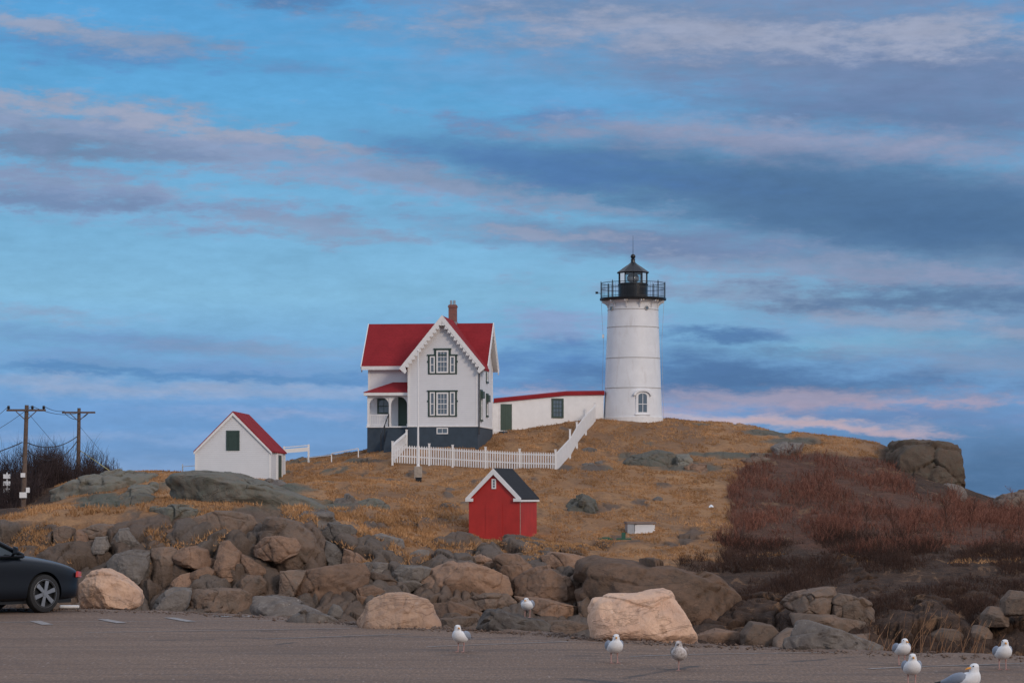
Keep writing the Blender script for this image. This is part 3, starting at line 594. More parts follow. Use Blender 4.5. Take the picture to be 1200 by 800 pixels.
# tower window with its hood
wx0, wx1 = (745.5-741.8)/S, (757.5-741.8)/S; cxw = (wx0+wx1)/2; a = math.atan2(-math.sqrt(2.2**2-cxw**2), cxw); nrm = Vector((math.cos(a), math.sin(a), 0)); tan = Vector((-math.sin(a), math.cos(a), 0))
oo = nrm*2.10
TW = lambda u, v, w: oo+tan*(u)+nrm*w+Vector((0, 0, v))
z0, z1 = zt(484.5), zt(465); hw = .40
m = MB(); pts = [(-hw-.12, z0-.1)]+[(hw+.12, z0-.1), (hw+.12, z1)]+[((hw+.12)*math.cos(PI*i/10), z1+(.32)*math.sin(PI*i/10)) for i in range(1, 10)]+[(-hw-.12, z1)]
m.prism([TW(u, v, -.1) for u, v in pts], nrm*.2); wf = m.build('window_surround', M['tower'], tower)
m = MB(); outer = [((hw+.34)*math.cos(PI*i/12), z1+.06+.46*math.sin(PI*i/12)) for i in range(13)]; inner = [((hw+.16)*math.cos(PI*i/12), z1+.06+.30*math.sin(PI*i/12)) for i in range(12, -1, -1)]
for i in range(12):
    q = [outer[i], outer[i+1], inner[12-i-1], inner[12-i]]; m.prism([TW(u, v, -.1) for u, v in q], nrm*.34)
m.build('window_hood', M['tower'], wf)
m = MB(); pts = [(-hw+.06, z0+.05), (hw-.06, z0+.05), (hw-.06, z1)]+[((hw-.06)*math.cos(PI*i/8), z1+.2*math.sin(PI*i/8)) for i in range(1, 8)]+[(-hw+.06, z1)]
m.prism([TW(u, v, -.05) for u, v in pts], nrm*.163); m.build('pane', M['glass'], wf)
m = MB(); bar(m, TW, -.02, .02, z0+.05, z1+.18, .1, .14); bar(m, TW, -hw+.06, hw-.06, (z0+z1)/2, (z0+z1)/2+.05, .1, .14); bar(m, TW, -hw-.2, hw+.2, z0-.16, z0-.08, -.1, .18); m.build('sash_bars', M['tower'], wf)
for sx, xx in ((-1, -2.42), (1, 2.36)):
    m = MB(); m.path([(xx, 0, dz0), (xx*.93, 0, zt(400)), (xx*.985, 0, .1)], .011); m.build('lightning_cable', M['seam'], tower)
m = MB(); m.box(-2.23-.12, -2.2, -.2, .1, zt(396), zt(392)); m.build('cable_clamp', M['trim'], tower)

# ------------------------------------------------------------------ keeper's house
hb = P(560, 522, 186); house = empty('keepers_house', hb, R(-7), 'white clapboard house with steep red roof, cross gable and scalloped bargeboards', 'house')
m = MB(); m.box(-5, 0, 0, 2.5, -2, 1.4); m.box(-8.3, 0, 2.5, 8, -2, 1.4); fnd = m.build('foundation', M['slate'], house)
zw = 6.02
m = MB(); m.prism([(-5, 0, 1.4), (0, 0, 1.4), (0, 0, zw), (-2.5, 0, 9.2-.12), (-5, 0, zw)], (0, 2.5, 0))
m.prism([(-8.3, 2.5, 1.4), (-8.3, 8, 1.4), (-8.3, 8, zw), (-8.3, 5.25, 8.88), (-8.3, 2.5, zw)], (8.3, 0, 0)); m.build('wall', M['white'], house)
m = MB()   # corner boards and water table
for (x, y) in ((-5.03, -.03), (-.13, -.03), (-8.33, 2.47), (-.13, 7.87)): m = MB(); m.box(x, x+.16, y, y+.16, 1.4, 6.0); m.build('corner_board', M['trim'], house)
m = MB(); m.box(-5.05, .05, -.05, 2.4, 1.34, 1.44); m.build('water_table', M['trim'], house); m = MB(); m.box(-.2, .05, 2.4, 8.02, 1.34, 1.44); m.build('water_table', M['trim'], house)
for sg in (-1, 1):      # white soffits under the gable overhangs
    for xa, xb in ((.004, .385), (-8.73, -8.304)):
        ye = 5.25+sg*3.1; m = MB(); a = [(xa, 5.25, 8.81), (xb, 5.25, 8.81), (xb, ye, 5.59), (xa, ye, 5.59)]; m.prism(a, (0, 0, -.03)); m.build('soffit', M['trim'], house)
# roofs
th = .16; s1 = (9.0-5.73)/3.15; s2 = (9.2-5.46)/3.05
m = MB(); 
for (y0, z0_, y1, z1_) in ((2.1, 5.73, 5.25, 9.0), (8.4, 5.73, 5.25, 9.0)):
    m.prism([(-8.75, y0, z0_-th), (-8.75, y0, z0_), (-8.75, y1, z1_), (-8.75, y1, z1_-th)], (9.15, 0, 0))
yv = lambda t: 5.25-(9.0-9.2+s2*t)/s1+.12
for sg in (-1, 1):
    a = [(-2.5, -.42, 9.2), (-2.5+sg*3.05, -.42, 5.46), (-2.5+sg*3.05, max(yv(3.05), 2.0), 5.46), (-2.5, yv(0)-.1, 9.2)]
    m.prism([(x, y, z-th) for x, y, z in a], (0, 0, th))
roof = m.build('roof', M['red_roof'], house)
m = MB(); m.box(-2.84, -2.28, 5.0, 5.55, 8.3, 10.35); m.box(-2.88, -2.24, 4.96, 5.59, 10.15, 10.27); ch = m.build('chimney', M['brick'], roof)
m = MB()
for x in (-2.68, -2.44): m.tube((x, 5.27, 10.3), (x, 5.27, 10.68), .1, .085, 10)
m.build('chimney_pot', M['grey_metal'], ch)
m = MB(); m.box(-2.9, -2.22, 4.88, 5.65, 8.75, 9.1); m.build('flashing', M['grey_metal'], ch)
# scalloped bargeboards
def barge(apex, foot, nrm, parent, w=.27, sc=.17, n=13):
    apex = Vector(apex); foot = Vector(foot); d = foot-apex; L = d.length; d.normalize(); nrm = Vector(nrm); dn = d.cross(nrm); 
    if dn.z > 0: dn = -dn
    m = MB(); m.prism([apex+Vector((0, 0, .03)), foot+Vector((0, 0, .03)), foot+dn*w, apex+Vector((0, 0, -w/abs(dn.z)))], nrm*.06)
    for i in range(n):
        c = apex+d*(L*(i+1.5)/(n+1.1))+dn*(w*.95)-nrm*.0; rr = L/n*.40
        m.prism([c+d*(rr*math.cos(t))+dn*(sc*math.sin(t)) for t in [PI*j/7 for j in range(8)]]+[c-d*rr-dn*.06, c+d*rr-dn*.06][0:2], nrm*.04)
        m.tube(c+dn*sc, c+dn*sc+dn*.07+nrm*.03, .035, .02, 6)
    e = foot+dn*w; m.prism([foot-d*.35+dn*w*.9, foot+Vector((0, 0, .0)), foot+dn*(w+.28), foot-d*.22+dn*(w+.26)], nrm*.055)
    return m.build('bargeboard', M['trim'], parent)
for sg in (-1, 1): barge((-2.5, -.425, 9.2), (-2.5+sg*3.07, -.425, 5.44), (0, -1, 0), house)
for y_ in (2.08, 8.42): barge((.405, 5.25, 9.0), (.405, y_, 5.72), (1, 0, 0), house, n=12)
for y_ in (2.08, 8.42): barge((-8.755, 5.25, 9.0), (-8.755, y_, 5.72), (-1, 0, 0), house, n=12)
m = MB(); m.box(-8.74, -5.15, 2.04, 2.098, 5.5, 5.76); m.box(-8.74, -5.05, 2.1, 2.5, 5.52, 5.57); m.build('eave_fascia', M['trim'], house)
m = MB(); m.tube((.05, -.3, 5.45), (.1, -.1, 5.1), .05); m.tube((.1, -.08, 5.12), (.1, -.08, .8), .05); m.build('downspout', M['cable'], house); m = MB(); m.box(.02, .5, -.36, 2.0, 5.3, 5.38); m.build('gutter', M['grey_metal'], house)
m = MB(); m.tube((-5.12, 2.2, 5.5), (-5.12, 2.35, 4.5), .05); m.build('downspout', M['cable'], house)
# front windows
TF = lambda u, v, w: Vector((u, -w, v))
def triple(zb_, zt_, zc, name='window_group'):
    cx = -2.53; m = MB(); 
    bar(m, TF, cx-1.04, cx+1.04, zb_, zt_, .0, .035); 
    if zc > zt_: bar(m, TF, cx-.60, cx+.60, zt_, zc, .0, .035)
    bar(m, TF, cx-1.10, cx-1.04, zb_+.45*(zt_-zb_)+.2, zb_+.45*(zt_-zb_)+.32, 0, .035); bar(m, TF, cx+1.04, cx+1.10, zb_+.45*(zt_-zb_)+.2, zb_+.45*(zt_-zb_)+.32, 0, .035)
    bar(m, TF, cx-1.10, cx+1.10, zt_-.09, zt_, .0, .07); bar(m, TF, cx-.64, cx+.64, zc-.1, zc, 0, .071) if zc > zt_ else None
    g = m.build(name, M['green'], house)
    T2 = lambda u, v, w: Vector((u, -.036-w, v))
    for (a, b, nx, nz, top) in ((cx-.90, cx-.54, 1, 2, zt_-.13), (cx-.43, cx+.43, 3, 4, zc-.15), (cx+.54, cx+.90, 1, 2, zt_-.13)): win(g, T2, a, b, zb_+.09, top, nx, nz, 'trim', .085 if nx == 1 else .11, 'sash')
triple(5.06, 6.47, 6.90); triple(2.05, 3.93, 3.93)
win(house, TF, -2.95, -2.13, .83, 1.28, 2, 1, 'trim', .07, 'basement_window')
# side windows (right wall)
TS = lambda u, v, w: Vector((w, u, v))
for (y0, y1, a, b, hood) in ((1.25, 2.1, 1.9, 3.9, 1), (4.4, 5.2, 2.3, 3.75, 1), (4.4, 5.2, 4.75, 5.95, 0)):
    w_ = win(house, TS, y0, y1, a, b, 2, 4, 'trim', .1, 'window'); m = MB(); bar(m, TS, y0-.1, y0, a-.06, b+.06, .003, .06); bar(m, TS, y1, y1+.1, a-.06, b+.06, .003, .06); bar(m, TS, y0-.1, y1+.1, b, b+.12, .003, .08); bar(m, TS, y0-.1, y1+.1, a-.14, a-.02, .003, .1)
    if hood: bar(m, TS, y0-.05, y1+.05, b-.5, b, .06, .22)
    m.build('window_trim', M['green'], w_)
# porch
m = MB(); m.box(-8.07, -5.003, .7, 2.497, -2, 1.32); pb = m.build('porch_base', M['slate'], house)
m = MB(); m.box(-8.13, -5.003, .62, 2.497, 1.322, 1.42); m.build('porch_floor', M['trim'], house)
m = MB(); e = [(-8.3, .42), (-5.003, .42), (-5.003, 2.49), (-8.3, 2.49)]; z_ = 3.84
m.raw([(-8.3, .42, z_), (-5.003, .42, z_), (-5.003, 2.49, 4.62), (-6.5, 2.49, 4.62), (-8.3, 2.49, z_), (-8.3, .42, z_-.03), (-5.003, .42, z_-.03), (-5.003, 2.49, z_-.03), (-8.3, 2.49, z_-.03)],
      [(0, 1, 2, 3), (0, 3, 4), (5, 8, 7, 6), (0, 5, 6, 1), (1, 6, 7, 2), (2, 7, 8, 4, 3), (4, 8, 5, 0)])
pr = m.build('porch_roof', M['red_roof'], house)
m = MB(); m.box(-8.28, -5.003, .44, 2.45, 3.6, 3.808); m.build('porch_fascia', M['trim'], pr)
for x in (-8.0, -6.44, -5.12): m = MB(); m.box(x-.075, x+.075, .76, .91, 1.42, 3.6); m.box(x-.1, x+.1, .73, .94, 1.421, 1.6); m.build('porch_post', M['trim'], house)
def spandrel(x0, x1, y):
    m = MB(); n = 10; xc = (x0+x1)/2; rr = (x1-x0)/2; h = .62; pts = [(xc-rr*math.cos(PI*i/n), 3.55-h+h*.95*math.sin(PI*i/n)) for i in range(n+1)]
    for (xa, za), (xb, zb_) in zip(pts[:-1], pts[1:]): m.prism([(xa, y, za), (xb, y, zb_), (xb, y, 3.6), (xa, y, 3.6)], (0, .06, 0))
    return m
m = spandrel(-7.925, -6.515, .80); q = spandrel(-6.365, -5.195, .80); m.raw(q.v, q.f); m.build('arch_bracket', M['trim'], house)
m = MB(); m.box(-7.92, -6.52, .81, .86, 2.18, 2.24); m.box(-7.92, -6.52, .81, .86, 1.5, 1.55)
for i in range(11): x = -7.85+i*.127; m.box(x-.02, x+.02, .82, .85, 1.55, 2.18)
m.build('porch_railing', M['trim'], house)
TP = lambda u, v, w: Vector((u, 2.5-w, v))
win(house, TP, -7.65, -6.7, 2.35, 3.45, 2, 2, 'green', .1, 'porch_window')
m = MB(); m.box(-6.02, -5.18, 2.44, 2.497, 1.43, 3.55); dr = m.build('front_door', M['green_door'], house); m = MB(); m.tube((-5.3, 2.44, 2.45), (-5.3, 2.38, 2.45), .035); m.build('handle', M['grey_metal'], dr)
m = MB(); m.box(-6.12, -6.02, 2.42, 2.497, 1.42, 3.6); m.box(-5.18, -5.1, 2.42, 2.497, 1.42, 3.6); m.build('door_casing', M['green'], dr)
m = MB(); n = 8
for i in range(n): m.box(-6.55, -5.15, .7-.24*(i+1), .7-.24*i-.001, -1.5, 1.32-.17*(i+1))
st_ = m.build('porch_steps', M['slate'], house)
m = MB(); m.tube((-6.5, .6, 2.25), (-6.75, -1.2, .75), .035); m.tube((-6.5, .6, 1.4), (-6.5, .6, 2.28), .035); m.tube((-6.75, -1.2, -.3), (-6.75, -1.2, .8), .035); m.tube((-6.62, -.3, .3), (-6.62, -.3, 1.5), .03); m.build('handrail', M['black'], st_)

# ------------------------------------------------------------------ low passage between the house and the tower
A0 = P(577, 509, 195); pas = empty('covered_passage', A0, 0, 'long low white passage with red roof edge joining the house to the tower', 'passage')
def L3(px, py, d): return P(px, py, d)-A0
K0, B0 = L3(663, 463, 198), L3(707.5, 462.4, 199.4); Aw = L3(577.5, 471.6, 195.3)
dep = 2.6
m = MB(); 
for a, b in ((Aw, K0), (K0, B0)):
    m.prism([Vector((a.x, a.y, -2.0)), Vector((b.x, b.y, -2.0)), b+Vector((0, 0, .05)), a+Vector((0, 0, .05))], (0, dep, 0))
m.build('wall', M['white_plain'], pas)
m = MB()
for a, b in ((Aw, K0), (K0, B0)):
    n_v = (b-a); n_v.z = 0; ov = Vector((n_v.y, -n_v.x, 0)).normalized()*.14
    a1, b1 = a+ov, b+ov; f0, f1_ = Vector((0, 0, -.01)), Vector((0, 0, .25))
    m.raw([a1+f0, b1+f0, b1+f1_, a1+f1_, a1+f1_+Vector((0, dep*.5, .12)), b1+f1_+Vector((0, dep*.5, .12)), a1+Vector((0, dep+.2, .15)), b1+Vector((0, dep+.2, .15)), a1+Vector((0, dep+.2, -.01)), b1+Vector((0, dep+.2, -.01))],
          [(0, 1, 2, 3), (3, 2, 5, 4), (4, 5, 7, 6), (6, 7, 9, 8), (8, 9, 1, 0), (0, 3, 4, 6, 8), (1, 9, 7, 5, 2)])
m.build('roof', M['red_roof'], pas)
dA = (K0-Aw); dA.z = 0; LA = dA.length; dA.normalize(); nA = Vector((dA.y, -dA.x, 0))
def upx(px): return (px-577.5)/(663-577.5)*LA
TPs = lambda u, v, w: Vector((Aw.x, Aw.y, 0))+dA*u+nA*w+Vector((0, 0, v))
def zz_(py, d=196.5): return EYE+(HY-py)/F*d-A0.z
m = MB(); bar(m, TPs, upx(585.8), upx(599.2), zz_(504.5), zz_(473.6), .0, .06); gd = m.build('door', M['green_door'], pas)
m = MB(); [bar(m, TPs, upx(585.8)+.03+i*.2, upx(585.8)+.04+i*.2, zz_(504), zz_(474), .06, .068) for i in range(1, 4)]; m.build('board_joint', M['green'], gd)
m = MB(); bar(m, TPs, upx(585.8)-.1, upx(585.8), zz_(504.5), zz_(473.0), .0, .08); bar(m, TPs, upx(599.2), upx(599.2)+.1, zz_(504.5), zz_(473.0), .0, .08); m.build('door_frame', M['trim'], gd)
m = MB(); bar(m, TPs, upx(584.2), upx(599.4), zz_(511), zz_(505.6), .1, .8); m.build('door_step', M['slate'], pas)
m = MB(); bar(m, TPs, 0.02, upx(625), zz_(506.5), zz_(504.6), .003, .07); m.build('skirt_board', M['trim'], pas)
win(pas, TPs, upx(646), upx(660), zz_(489), zz_(466), 3, 4, 'green', .13, 'window', .08)
m = MB(); bar(m, TPs, -.02, upx(585.8)-.1, zz_(511), zz_(473), .003, .04); m.build('corner_board', M['trim'], pas)

# ------------------------------------------------------------------ white gabled shed
wb = P(317.2, 561, 178); ws = empty('white_shed', wb, R(-2.5), 'white clapboard shed with steep red roof behind the left rock hump', 'shed')
Wd = 5.13; ap = (561-483)/17.3; ev = (561-527.8)/17.3; Ld = 7.5
m = MB(); m.prism([(-Wd, 0, -2), (0, 0, -2), (0, 0, ev), (-Wd/2, 0, ap-.06), (-Wd, 0, ev)], (0, Ld, 0)); m.build('wall', M['white'], ws)
sl = (ap-ev)/(Wd/2); m = MB()
for sg in (-1, 1):
    e_ = -Wd/2+sg*(Wd/2+.12); ze = ev-.12*sl; a = [(-Wd/2, -.1, ap), (e_, -.1, ze), (e_, Ld+.1, ze), (-Wd/2, Ld+.1, ap)]; m.prism([(x, y, z) for x, y, z in a], (0, 0, .09))
m.build('roof', M['red_roof'], ws)
m = MB()
for sg in (-1, 1):
    e_ = -Wd/2+sg*(Wd/2+.1); ze = ev-.1*sl; m.prism([(-Wd/2, -.103, ap), (e_, -.103, ze), (e_, -.103, ze-.16), (-Wd/2, -.103, ap-.22)], (0, -.03, 0))
m.build('rake_board', M['trim'], ws)
for (xa, xb, ya, yb) in ((-.12, .03, -.03, .12), (-Wd-.03, -Wd+.1, -.03, .12), (-.1, .03, Ld-.12, Ld+.03)): m = MB(); m.box(xa, xb, ya, yb, -2, ev-.12); m.build('corner_board', M['trim'], ws)
T1 = lambda u, v, w: Vector((u, -w, v))
x0, x1, z0, z1 = (265-317.3)/17.3, (280.7-317.3)/17.3, (561-527.6)/17.3, (561-504.2)/17.3
w_ = win(ws, T1, x0, x1, z0, z1, 2, 2, 'green', .13, 'window', .06)
m = MB(); bar(m, T1, x0+.14, x1-.14, z0+.14, z1-.14, .02, .045); m.build('shutter_board', M['green'], w_)
T1s = lambda u, v, w: Vector((w, u, v))
m = MB(); bar(m, T1s, 2.9, 3.15, -.3, ev-.1, .003, .08); bar(m, T1s, 3.15, 3.6, -.3, ev-.1, .003, .05); bar(m, T1s, 3.0, 5.6, ev-.25, ev-.1, .004, .082); bar(m, T1s, 5.4, 5.62, -.3, ev-.1, .003, .08); df = m.build('door_frame', M['trim'], ws)
m = MB(); bar(m, T1s, 3.75, 5.3, .0, ev-.3, .003, .05); m.build('door', M['green_door'], df)

# ------------------------------------------------------------------ red oil house
rb = P(608.6, 630.8, 150); rs = empty('red_shed', rb, R(-17), 'small bright red brick shed with dark roof and white gable trim', 'shed')
Wd = 3.03; ap = (630.8-549.5)/20.53; ev = (630.8-583.5)/20.53; Ld = 3.5; sl = (ap-ev)/(Wd/2)
m = MB(); m.prism([(-Wd, 0, -1), (0, 0, -1), (0, 0, ev), (-Wd/2, 0, ap-.1), (-Wd, 0, ev)], (0, Ld, 0)); m.build('wall', M['red_wall'], rs)
m = MB(); m.box(-Wd-.04, .04, -.04, Ld+.04, -1, .2); m.build('plinth', M['red_wall'], rs)
m = MB()
for sg in (-1, 1):
    e_ = -Wd/2+sg*(Wd/2+.13); ze = ev-.08; a = [(-Wd/2, -.12, ap), (e_, -.12, ze), (e_, Ld+.12, ze), (-Wd/2, Ld+.12, ap)]; m.prism([(x, y, z) for x, y, z in a], (0, 0, .07))
m.build('roof', M['dark_roof'], rs)
m = MB(); mid = -Wd/2
for sg in (-1, 1):
    e_ = mid+sg*(Wd/2+.15); m.prism([(mid, -.125, ap+.05), (e_, -.125, ev+.0), (e_, -.125, ev-.14), (e_-sg*.16, -.125, ev-.14), (mid, -.125, ap-.30)], (0, -.05, 0))
    m.prism([(e_, -.124, ev-.01), (e_-sg*.46, -.124, ev-.01), (e_-sg*.46, -.124, ev-.19), (e_, -.124, ev-.19)], (0, -.07, 0))
m.box(.02, .13, -.12, Ld+.12, ev-.2, ev-.09); m.box(-Wd-.13, -Wd-.02, -.12, Ld+.12, ev-.2, ev-.09); m.build('gable_trim', M['trim'], rs)
win(rs, T1, mid-.13, mid+.13, ap-1.12, ap-.55, 1, 3, 'trim', .07, 'gable_vent', .05)
m = MB(); m.box(.003, .03, .1, .15, .2, ev-.2); m.build('conduit', M['concrete'], rs)
m = MB(); m.box(mid-.5, mid+.5, -.03, .0-.003, .2, 2.0); m.build('bricked_doorway', M['red_wall'], rs)

# ------------------------------------------------------------------ picket fence
fence = empty('picket_fence', P(460, 537, 180), 0, 'long white picket fence running past the house up to the tower', 'fence')
fo = fence.location
FP = [(476.5, 186.5), (460, 180), (503, 180), (530.5, 179.6), (569, 179), (609, 178.6), (651, 178), (668, 184), (676, 188), (686.5, 193), (697, 197.6)]
FH = {0: (525, 506), 1: (537.5, 519)}
fw_ = []
FY = [523, 537.3, 540.0, 541.6, 544.0, 546.2, 547.2, 528.5, 514.0, 500.5, 490.2]
for (px, d), py in zip(FP, FY): p = P(px, py, d); fw_.append(Vector((p.x, p.y, p.z)))
for i, p in enumerate(fw_):
    g = G(p.x, p.y)
    print('FENCE', i, round(p.z, 2), round(g, 2))
FG = [Vector((p.x, p.y, min(p.z, G(p.x, p.y)+.25))) if 0 else p for p in fw_]
for i, p in enumerate(FG):
    q = p-fo; m = MB(); h = 1.16 if i not in (7,) else 1.5; m.box(q.x-.07, q.x+.07, q.y-.07, q.y+.07, q.z-.8, q.z+h); m.prism([(q.x-.09, q.y-.09, q.z+h), (q.x+.09, q.y-.09, q.z+h), (q.x+.09, q.y+.09, q.z+h), (q.x-.09, q.y+.09, q.z+h)], (0, 0, .05)); m.build('fence_post', M['white_plain'], fence)
for i in range(len(FG)-1):
    a, b = FG[i]-fo, FG[i+1]-fo; d = b-a; L = Vector((d.x, d.y, 0)).length; u = Vector((d.x, d.y, 0))/L; nn = Vector((u.y, -u.x, 0))
    n = max(2, int(L/.165)); m = MB()
    for k in range(1, n):
        t = k/n; c = a+d*t; w = u*.042; c2 = c+nn*.05; m.prism([c2-w+Vector((0, 0, -.25)), c2+w+Vector((0, 0, -.25)), c2+w+Vector((0, 0, .93)), c2+Vector((0, 0, 1.0)), c2-w+Vector((0, 0, .93))], nn*.02)
    m.build('picket_panel', M['white_plain'], fence)
    m = MB()
    for h in (.18, .78): m.prism([a+Vector((0, 0, h)), b+Vector((0, 0, h)), b+Vector((0, 0, h+.09)), a+Vector((0, 0, h+.09))], nn*.045)
    m.build('fence_rail', M['white_plain'], fence)

# flagpole on a concrete block
fb = P(490, 554, 175.5); fp = empty('flagpole', fb, 0, 'tall thin white flagpole on a concrete block before the picket fence', 'flagpole')
m = MB(); m.prism([(-.26, -.26, -.4), (.26, -.26, -.4), (.26, .26, -.4), (-.26, .26, -.4)], (0, 0, .85)); m.build('base_block', M['concrete'], fp, bevel=.03)
m = MB(); m.tube((0, 0, .4), (0, 0, 8.1), .075, .04, 12); m.tube((0, 0, .45), (0, 0, .6), .12, .09, 12); m.build('pole', M['white_plain'], fp, True)
m = MB(); m.lathe([(.08*math.sin(PI*i/8)+.001, -.08*math.cos(PI*i/8)) for i in range(9)], 12, (0, 0, 8.16)); m.build('finial', M['white_plain'], fp, True)
m = MB(); x, y = P(490.5, 561, 173).x, P(490.5, 561, 173).y; g = G(x, y)
m.box(x-.2, x+.2, y-.1, y+.15, g-.2, g+.18); m.box(x-.24, x+.24, y-.14, y+.19, g+.18, g+.22); tag(m.build('dark_hole_box', M['black'], None, bevel=.01), 'small dark box standing in for a hole in the grass just below the flagpole block', 'box')  # black box added to stand in for the dark hole below the block

# rails near the sheds
def rail_fence(pts, rails, label, post_h, pr_=.07):
    o0 = pts[0]; r = empty('rail_fence', o0, 0, label, 'fence')
    for p in pts: q = p-o0; m = MB(); m.box(q.x-pr_, q.x+pr_, q.y-pr_, q.y+pr_, q.z-.6, q.z+post_h); m.build('post', M['white_plain'], r)
    for a, b in zip(pts[:-1], pts[1:]):
        m = MB()
        for (h, w) in rails: m.prism([a-o0+Vector((0, -.08, h)), b-o0+Vector((0, -.08, h)), b-o0+Vector((0, -.08, h+w)), a-o0+Vector((0, -.08, h+w))], (0, .05, 0))
        m.build('rail', M['white_plain'], r)
    return r
rail_fence([P(333, 539, 190), P(361.7, 536.5, 191)], [(.5, .3), (.9, .06)], 'short white two-rail fence standing just right of the white shed', 1.0)
rail_fence([P(388.5, 535, 188), P(420, 529.0, 187)], [(.20, .07)], 'low white rail slanting up the grass left of the house', .22, .04)
rail_fence([P(214, 552, 184), P(232, 550.5, 184)], [(.3, .05)], 'faint low white rail at the left end of the white shed', .5, .04)
m = MB(); a, b = P(362, 536.0, 191), P(388, 533.2, 188.4); m.path([a, b], .035); tag(m.build('pipe_rail', M['white_plain']), 'thin white pipe lying between the rail fence and the low rail', 'pipe')

# white vent box and small green things on the grass
vb = P(751, 633, 154); g = G(vb.x, vb.y); vb.z = g; vbx = empty('vent_hutch', vb, R(8), 'small white slatted hutch with grey lid alone on the grass slope', 'hutch')
m = MB(); 
for k in range(6): m.box(-.42+.02*(k % 2), .78-(.12, 0, .05, 0, 0, 0)[k], -.3, .5, .07*k+(.03 if k else -.3), .07*k+.09)
m.box(-.3, .66, -.26, .46, -.3, .49); m.build('slatted_box', M['white_plain'], vbx)
m = MB(); m.box(-.85, -.45, -.32, .5, -.3, .50); m.build('side_bin', M['grey_metal'], vbx)
m = MB(); m.prism([(-.9, -.38, .50), (.85, -.38, .50), (.85, -.38, .63), (-.9, -.38, .63)], (0, .95, .0)); m.build('lid', paint('lid_board', (.22, .17, .15), .8, .2), vbx)
for i, (px, py, lab) in enumerate(((731, 637.5, 'small green pipe stand in the grass left of the white hutch'), (709.5, 634, 'flat green plate lying in the grass farthest left of the white hutch'))):
    p = P(px, py, 151); p.z = G(p.x, p.y)
    m = MB(); m.box(-.42, .42, -.1, .1, 0, .1); 
    if i == 0: m.box(-.13, .1, -.06, .06, .1, .42)
    else: m.box(-.2, .25, -.06, .06, .1, .16)
    o = m.build('pipe_stand' if i == 0 else 'green_plate', paint('green_paint', (.02, .10, .065), .6, .1), None, bevel=.01); o.location = p; tag(o, lab, 'pipe stand' if i == 0 else 'plate')
for px, py, d, s_, lab in ((274.5, 590, 151, .12, 'scrap of white paper on the brown grass below the white shed'), (833.5, 599, 163, .15, 'scrap of white litter at the left edge of the red shrubs')):
    p = P(px, py, d); p.z = G(p.x, p.y)+.08; m = MB(); m.raw([(-s_, -.1, 0), (0, -.13, .06), (s_, -.06, .02), (s_*.8, .1, .12), (0, .12, .2), (-s_*.9, .1, .1)], [(0, 1, 4, 5), (1, 2, 3, 4)]); o = m.build('litter_scrap', M['white_plain']); o.location = p; tag(o, lab, 'litter')
    so_ = o.modifiers.new('thickness', 'SOLIDIFY'); so_.thickness = .02

# ------------------------------------------------------------------ utility poles and wires
def upole(base, h, arm, lean, label, dd, signs=False):
    r = empty('utility_pole', base, 0, label, 'utility pole'); top = Vector((lean, 0, h)); m = MB(); m.tube((0, 0, -1.5), top, .17, .12, 12); m.build('pole', M['wood'], r, True)
    za = h-.32; xl = lean*za/h; m = MB(); m.box(xl-arm/2, xl+arm/2, -.19, -.09, za-.06, za+.07); ar = m.build('crossarm', M['wood'], r)
    for sg in (-1, 1): m = MB(); m.tube((xl+sg*.62, -.16, za-.06), (xl*.95, -.14, za-.62), .03, n=5); m.build('brace', M['wood'], ar)
    if dd:
        for x in (xl-arm/2+.12, xl+.38, xl+arm/2-.12): m = MB(); m.lathe([(.03, 0), (.09, .03), (.10, .08), (.06, .1), (.09, .13), (.08, .19), (.02, .22)], 10, (x, -.14, za+.07)); m.build('insulator', M['black'], ar, True)
    return r, top, xl, za
b1 = P(26, 603, 160); b1.z = min(b1.z, G(b1.x, b1.y)); h1 = (HY-474.5)/F*160+EYE-b1.z
u1, t1, xl1, za1 = upole(b1, h1, 2.38, .28, 'nearer wooden utility pole with three insulators and small white boxes', 1)
m = MB(); m.box(-.1, .32, -.36, -.18, (603-583)/19.25, (603-576.5)/19.25); m.box(.28, .5, -.3, -.2, (603-577)/19.25, (603-571)/19.25); m.build('meter_box', M['white_plain'], u1)
m = MB(); m.box(-.05, .22, -.24, -.17, (603-559)/19.25, (603-554)/19.25); m.build('pole_tag', M['white_plain'], u1)
b2 = P(91, 566, 187); b2.z = min(b2.z, G(b2.x, b2.y)); h2 = (HY-478)/F*187+EYE-b2.z
u2, t2, xl2, za2 = upole(b2, h2, 2.36, .1, 'farther wooden utility pole with bare crossarm beside the rock hump', 0)
def wire(pts, label, r=.018, name='power_line', mat='cable'):
    m = MB(); m.path(pts, r, 5); tag(m.build(name, M[mat]), label, 'cable' if name != 'guy_wire' else 'guy wire')
def sag(a, b, s, n=14): return [a.lerp(b, i/n)-Vector((0, 0, 4*s*(i/n)*(1-i/n))) for i in range(n+1)]
i1 = b1+Vector((0, 0, 0)); armz1 = b1.z+za1+.25; armz2 = b2.z+za2+.1
wire(sag(Vector((b1.x+xl1+1.07, b1.y-.14, armz1)), Vector((b2.x+xl2-1.0, b2.y-.14, armz2)), .12), 'upper power line running between the two pole crossarms on the right')
wire(sag(Vector((b1.x+xl1+.38, b1.y-.14, armz1)), Vector((b2.x+xl2+.1, b2.y-.14, armz2-.1)), .3), 'second power line between the crossarms, hung just below the upper one')
wire(sag(P(31, 518, 159.9), P(90, 511.5, 186.9), .5), 'black telephone cable between the poles, the higher of the two low ones', .035)
wire(sag(P(30.5, 526, 159.9), P(90, 517, 186.9), 1.0), 'black telephone cable between the poles, the lowest and most sagging', .035)
wire(sag(P(26, 518, 159.8), P(-60, 541, 150), .2), 'black cable leaving the nearer pole low to the left', .035)
